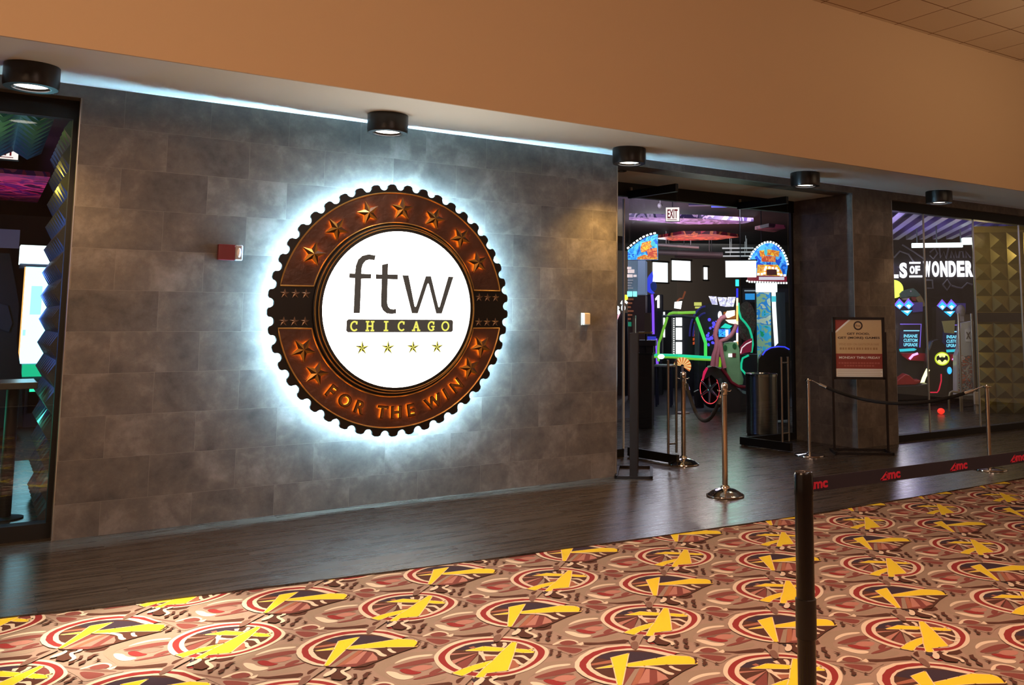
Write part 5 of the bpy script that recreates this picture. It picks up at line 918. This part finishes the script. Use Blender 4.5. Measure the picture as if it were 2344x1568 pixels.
def wl_text(st, x0, x1, y0, y1):
    n = len(st); a = FSW.px(x0, (y0+y1)/2)[0]; c = FSW.px(x1, (y0+y1)/2)[0]; v = (FSW.px((x0+x1)/2, y0)[1]+FSW.px((x0+x1)/2, y1)[1])/2; h = FSW.px((x0+x1)/2, y0)[1]-FSW.px((x0+x1)/2, y1)[1]
    for i, ch in enumerate(st):
        w_ = (c-a)/n; b = MB(); b.text(ch, FSW, a+w_*(i+.5), v, h, .06, .02, 0, bold=.045, width=w_*.84); b.build('letter', wl, sgn)
wl_text('WONDER', 2112, 2227, 598, 634); wl_text('WHEELS', 1958, 2077, 602, 637); wl_text('OF', 2081, 2106, 609, 627)
b = MB(); b.pbox(FSW, 2081, 600, 2106, 604, .02, .08); b.pbox(FSW, 2081, 631, 2110, 635, .02, .08); b.build('bar', wl, sgn)
FPn = FW(.9)
b = MB(); b.pbox(FPn, 2088, 556, 2204, 566, -.08, .0, 0); b.pbox(FPn, 2204, 544, 2237, 559, -.12, .02, 0); [b.tube([FPn.p(*FPn.px(x, 557), -.04), FPn.p(FPn.px(x, 557)[0], 3.4, -.04)], .012, 6, 1) for x in (2100, 2145, 2200)]
q = FPn.px(2160, 556); b.build('pendant_light', [em('pendant_white', 'f2fffd', 2.6), mat('pendant_grey', '6a7a7c', .4, .6)], None, origin=tuple(FPn.p(*q)), label='long white linear pendant light above the white lettering', category='pendant light')
b = MB(); q = FSW.px(2037, 664); b.lathe([(0, .0), (.20, 0), (.20, .08), (0, .08)], FSW.p(q[0], q[1], .6), 36, FSW.N); b.tube([FSW.p(q[0], q[1]+.19, .64), FSW.p(q[0], 4.3, .64)], .01, 6); b.build('round_light', em('round_yellow', 'eef85a', 1.6), None, origin=tuple(FSW.p(q[0], q[1], .6)), label='round glowing yellow light half hidden by the stone pillar', category='light fixture')
# dinosaur head topper
FD = FW(3.3); 
r = thing('dinosaur_head', 'green dinosaur head with open jaws above the left racing screen', 'model dinosaur', tuple(FD.p(*FD.px(2090, 690))))
def blob(pts, d0, d1, m, nm, bev=.006):
    b = MB(); b.prism(FD, FD.poly(pts), d0, d1); b.build(nm, m, r, bev=bev)
dg = mat('dino_green', '5a8a70', .5, vary=.4, vs=12)
blob([(2060, 672), (2066, 666), (2078, 662), (2090, 660), (2098, 666), (2106, 676), (2098, 680), (2082, 679), (2070, 682), (2062, 682)], -.12, .06, dg, 'skull')
blob([(2063, 684), (2072, 682), (2082, 681), (2080, 687), (2068, 687)], -.08, .05, mat('dino_teeth', 'd8d4b8', .5), 'teeth', .004)
blob([(2084, 680), (2098, 677), (2096, 690), (2088, 688)], -.06, .04, mat('dino_red', 'a02828', .4), 'mouth', .008)
blob([(2098, 672), (2104, 672), (2112, 684), (2118, 700), (2112, 702), (2100, 690), (2096, 684)], -.10, .05, mat('dino_tan', 'a89a58', .6, vary=.3, vs=12), 'neck')
b = MB(); b.ball(FD.p(*FD.px(2084, 667), .06), .018); b.build('eye', mat('eye_white', 'f4f4f0', .2), r, smooth=60)
b = MB(); b.pbox(FD, 2104, 700, 2117, 930, -.3, -.05); b.build('support', blk2, r)
# two twin racing cabinets
XB, XE = em('x_blue', '28b8ff', 1.6), mat('x_violet', '8a60e0', .3, emit='8a60e0', es=.9)
def moto_cab(dx, dy, label):
    F = FW(2.4); q = F.p(*F.px(2075+dx, 800))
    r = thing('motorbike_cabinet', label, 'arcade machine', (q.x, q.y, 0), 'twin racing cabinets with insane custom upgrade screens')
    P = lambda L_: F.poly([(x+dx, y+dy) for x, y in L_])
    b = MB(); b.prism(F, P([(2046, 700), (2112, 700), (2112, 900), (2046, 905)]), -.5, -.06); b.build('cabinet', mat('near_black', '131018', .5), r)
    b = MB()
    for cx in (2058, 2079):
        b.prism(F, P([(cx-12, 698), (cx, 683), (cx+13, 697), (cx+1, 708)]), 0, .03, 1); b.prism(F, P([(cx-9, 699), (cx, 689), (cx+10, 698), (cx+1, 708)]), .03, .05, 0); b.prism(F, P([(cx-5, 700), (cx, 697), (cx+5, 700), (cx+1, 706)]), .05, .06, 2)
    b.prism(F, P([(2062, 711), (2088, 710), (2077, 723)]), 0, .03, 0); b.prism(F, P([(2068, 712), (2083, 711), (2077, 717)]), .03, .04, 2); b.build('diamond_lights', [XB, XE, em('x_white', 'e0faff', 2.4)], r)
    b = MB(); b.prism(F, P([(2088, 692), (2112, 692), (2112, 713), (2090, 715)]), -.05, .02); b.build('header_box', mat('header_violet', '3a3070', .4, emit='3a3070', es=.4), r)
    b = MB(); b.prism(F, P([(2060, 757), (2103, 757), (2102, 797), (2058, 797)]), 0, .02); sc = b.build('screen', em('screen_navy', '0a1a4a', .5), r)
    u = lambda x, y: F.px(x+dx, y+dy)
    b = MB()
    for st, y, wd in (('INSANE', 769, 32), ('CUSTOM', 779, 32), ('UPGRADE', 789, 32)):
        a = u(2084, y); w_ = u(2084+wd/2, y)[0]-u(2084-wd/2, y)[0]; h = u(2084, y-3.8)[1]-u(2084, y+3.8)[1]; b.text(st, F, a[0], a[1], h, .004, .021, 0, bold=.03, width=w_, shear=.1)
    b.build('screen_lettering', em('screen_cyan', '7adcf8', 1.3), sc)
    b = MB(); b.tube([F.p(*u(2068, 757), .03), F.p(*u(2104, 757), .03)], .010, 6); b.build('screen_bar', em('bar_cyan', '8ad8ff', 1.4), r)
    b = MB(); b.tube([F.p(*u(x, y), .03) for x, y in ((2060, 742), (2108, 742), (2105, 795))], .010, 6); b.build('neon_edge', em('neon_violet', '8a6af0', 1.0), r)
    b = MB(); b.prism(F, P([(2058, 799), (2092, 797), (2098, 800), (2092, 803), (2060, 805)]), 0, .04); b.build('teal_strip', em('strip_teal', '2ac8d8', 1.1), r)
    b = MB(); b.prism(F, P([(2059, 807), (2115, 808), (2115, 826), (2076, 824), (2062, 814)]), -.05, .20); b.build('console', mat('console_red', 'b0202e', .25), r, bev=.01)
    b = MB(); b.tube([F.p(*u(x, y), .23) for x, y in ((2078, 821), (2086, 812), (2097, 808))], .022, 8); b.build('handle_neon', em('neon_pinkviolet', 'f8a0ff', 2.0), r, smooth=60)
    return r
moto_cab(0, 0, 'racing cabinet showing INSANE CUSTOM UPGRADE, next to the stone pillar')
moto_cab(98, 2, 'racing cabinet showing INSANE CUSTOM UPGRADE, right of the glowing bat emblem')
F = FW(1.7)
r = machine('bat_ride', 'black ride shell with glowing yellow oval bat emblem', y=2.8, px=2150)
b = MB(); b.prism(F, F.poly([(2118, 905), (2112, 872), (2122, 838), (2126, 800), (2134, 780), (2150, 776), (2164, 790), (2172, 830), (2174, 860), (2170, 905)]), -.38, 0); b.build('shell', mat('shell_black', '0e100c', .3), r, bev=.02)
c_ = (2156, 821); ov = lambda rx, ry, n=40: [(c_[0]+rx*math.cos(2*PI*i/n), c_[1]+ry*math.sin(2*PI*i/n)) for i in range(n)]
b = MB(); b.prism(F, F.poly(ov(16.5, 15)), .01, .03); b.build('emblem_oval', em('bat_yellow', 'f2fb8a', 1.6), r)
b = MB(); b.ring(F, F.poly(ov(16.8, 15.4)), F.poly(ov(14.2, 13)), .02, .04); b.build('emblem_border', em('bat_border', 'd8e820', 1.0), r)
hb = [(0, -2), (1.2, -7), (2, -3.5), (4, -3), (6, -3.2), (8, -8), (12.5, -5), (13.5, 1), (11, 6), (9.5, 3), (7, 2.5), (4.5, 3), (3, 5), (0, 8)]
bat = [(c_[0]+x, c_[1]+y) for x, y in hb]+[(c_[0]-x, c_[1]+y) for x, y in hb[::-1][1:-1]]
b = MB(); b.prism(F, F.poly(bat), .031, .045); b.build('emblem_bat', mat('bat_black', '10140a', .5), r)
b = MB(); b.tube([F.p(*F.px(x, y), .03) for x, y in ((2110, 878), (2114, 866), (2119, 855), (2124, 845))], .035, 8); b.build('yellow_neon', em('neon_warm', 'fff8b0', 2.4), r, smooth=60)
b = MB(); b.tube([F.p(*F.px(x, y), .02) for x, y in ((2129, 898), (2145, 898), (2149, 892), (2154, 872), (2154, 856))], .012, 6); b.build('red_led_line', em('led_red', 'e02040', 1.0), r, smooth=60)
b = MB(); b.ball(F.p(*F.px(2173, 848), .02), (.06, .03, .07)); b.build('blue_light', em('light_blue', '30a0ff', 2.2), r, smooth=60)
F = FW(1.1)
r = machine('red_motorbike', 'low red moulded bike body above a dark base, beside stone pillar', 'ride', 2.6, 2080)
b = MB(); b.prism(F, F.poly([(2050, 882), (2054, 870), (2072, 856), (2082, 859), (2094, 870), (2108, 870), (2108, 876), (2096, 881)]), -.4, .0); b.build('red_body', mat('body_red', 'b02428', .3, vary=.3, vs=10), r, bev=.02)
b = MB(); e_ = F.px(2053, 914), F.px(2126, 914); b.fbox(F, e_[0][0], e_[1][0], 0, e_[0][1]+.02, -.4, 0); b.build('plinth', blk2, r)
b = MB(); b.prism(F, F.poly([(2048, 883), (2100, 882), (2125, 878), (2130, 915), (2050, 918)]), -.42, .02); b.build('dark_base', mat('base_green_black', '141a16', .4), r, bev=.02)
F = FW(.9)
r = machine('graphic_column', 'pale column cabinet with orange and grey artwork and an X plate', y=2.0, px=2210)
b = MB(); b.prism(F, F.poly([(2190, 906), (2190, 815), (2196, 800), (2200, 740), (2228, 735), (2228, 905)]), -.35, 0); b.build('column', mat('column_pale', 'b8b8b0', .4, vary=.2, vs=4), r)
b = MB(); b.prism(F, F.poly([(2194, 902), (2194, 815), (2227, 813), (2227, 900)]), 0, .01); b.build('artwork', art_mat('bike_art', ('8a8a8c', 'c85a34', '4a4c54', 'b8b4a4', '9a3a2c', '6a7078'), 7), r)
b = MB(); b.pbox(F, 2210, 754, 2222, 782, .0, .02, 0); a_ = F.px(2216, 768); b.text('X', F, a_[0], a_[1], .13, .006, .02, 1, bold=.04, width=.08); b.build('x_plate', [mat('plate_pale', 'e0ddd8', .4), mat('plate_ink', '26262a', .5)], r)
b = MB(); a_ = F.px(2204, 822); b.text('P', F, a_[0], a_[1], .10, .006, .012, 0, bold=.03, rot=-.1); b.build('white_letter', mat('plate_pale', 'e0ddd8', .4), r)
b = MB(); b.ball(F.p(*F.px(2202, 712), -.1), (.09, .08, .12)); b.pbox(F, 2196, 724, 2208, 736, -.15, -.05); b.build('skull_topper', mat('skull_grey', '8a8890', .5, vary=.4, vs=20), r, smooth=60)
b = MB(); b.prism(F, F.poly([(2160, 735), (2190, 733), (2188, 764), (2166, 762)]), -.2, -.15); b.build('side_wing', mat('wing_olive', '9a9a60', .5), r)
b = MB(); b.pbox(FW(-.25), 2232, 898, 2243, 926, -.12, 0); q = FW(-.25).px(2238, 912); b.fbox(FW(-.25), q[0]-.02, q[0]+.02, 0, q[1], -.1, -.06); b.build('beige_post_box', mat('beige_box', 'b0a084', .6), None, origin=tuple(FW(-.25).p(q[0], 0)), label='small beige box at foot of gold wall behind glass', category='box')
# metal posts and low rail just inside the glass
r = thing('inner_glass_gate', 'inner glass panel between two thin metal posts behind right window', 'glass gate', tuple(at(2200, 941, 2, 0)))
A1, A2 = at(2202, 941, 2, 0), at(2232, 938, 2, 0)
for q_ in (A1, A2): b = MB(); b.tube([q_, Vector((q_.x, q_.y, 1.72))], .022, 12); b.build('post', alum, r, smooth=50)
Fg = Fr(A1, (A2-A1), (0, 0, 1)); b = MB(); b.fbox(Fg, .03, (A2-A1).length-.03, .08, 1.70, -.005, .005); b.build('glass_pane', glass, r)
b = MB(); b.tube([FW(.2).p(*FW(.2).px(x, y)) for x, y in ((2172, 912), (2175, 899), (2180, 896), (2194, 898), (2198, 906))], .02, 8); q = FW(.2).px(2185, 900); b.tube([FW(.2).p(*FW(.2).px(2172, 912)), FW(.2).p(FW(.2).px(2172, 912)[0], 0)], .02, 8); b.tube([FW(.2).p(*FW(.2).px(2198, 906)), FW(.2).p(FW(.2).px(2198, 906)[0], 0)], .02, 8); b.build('low_rail', mat('rail_beige', '8a8068', .4, .4), None, smooth=60, origin=tuple(FW(.2).p(q[0], 0)), label='low bent metal rail on the floor left of graphic column', category='rail')
q = at(2154, 941, 2, .05); b = MB(); b.ball(q, (.06, .06, .05)); b.build('red_reflection', em('reflection_red', 'ff3020', 1.6), None, smooth=60, origin=(q.x, q.y, 0), label='small red glowing ball on the arcade floor, standing in for a reflection', category='light')  # glowing ball made up in place of a red reflection
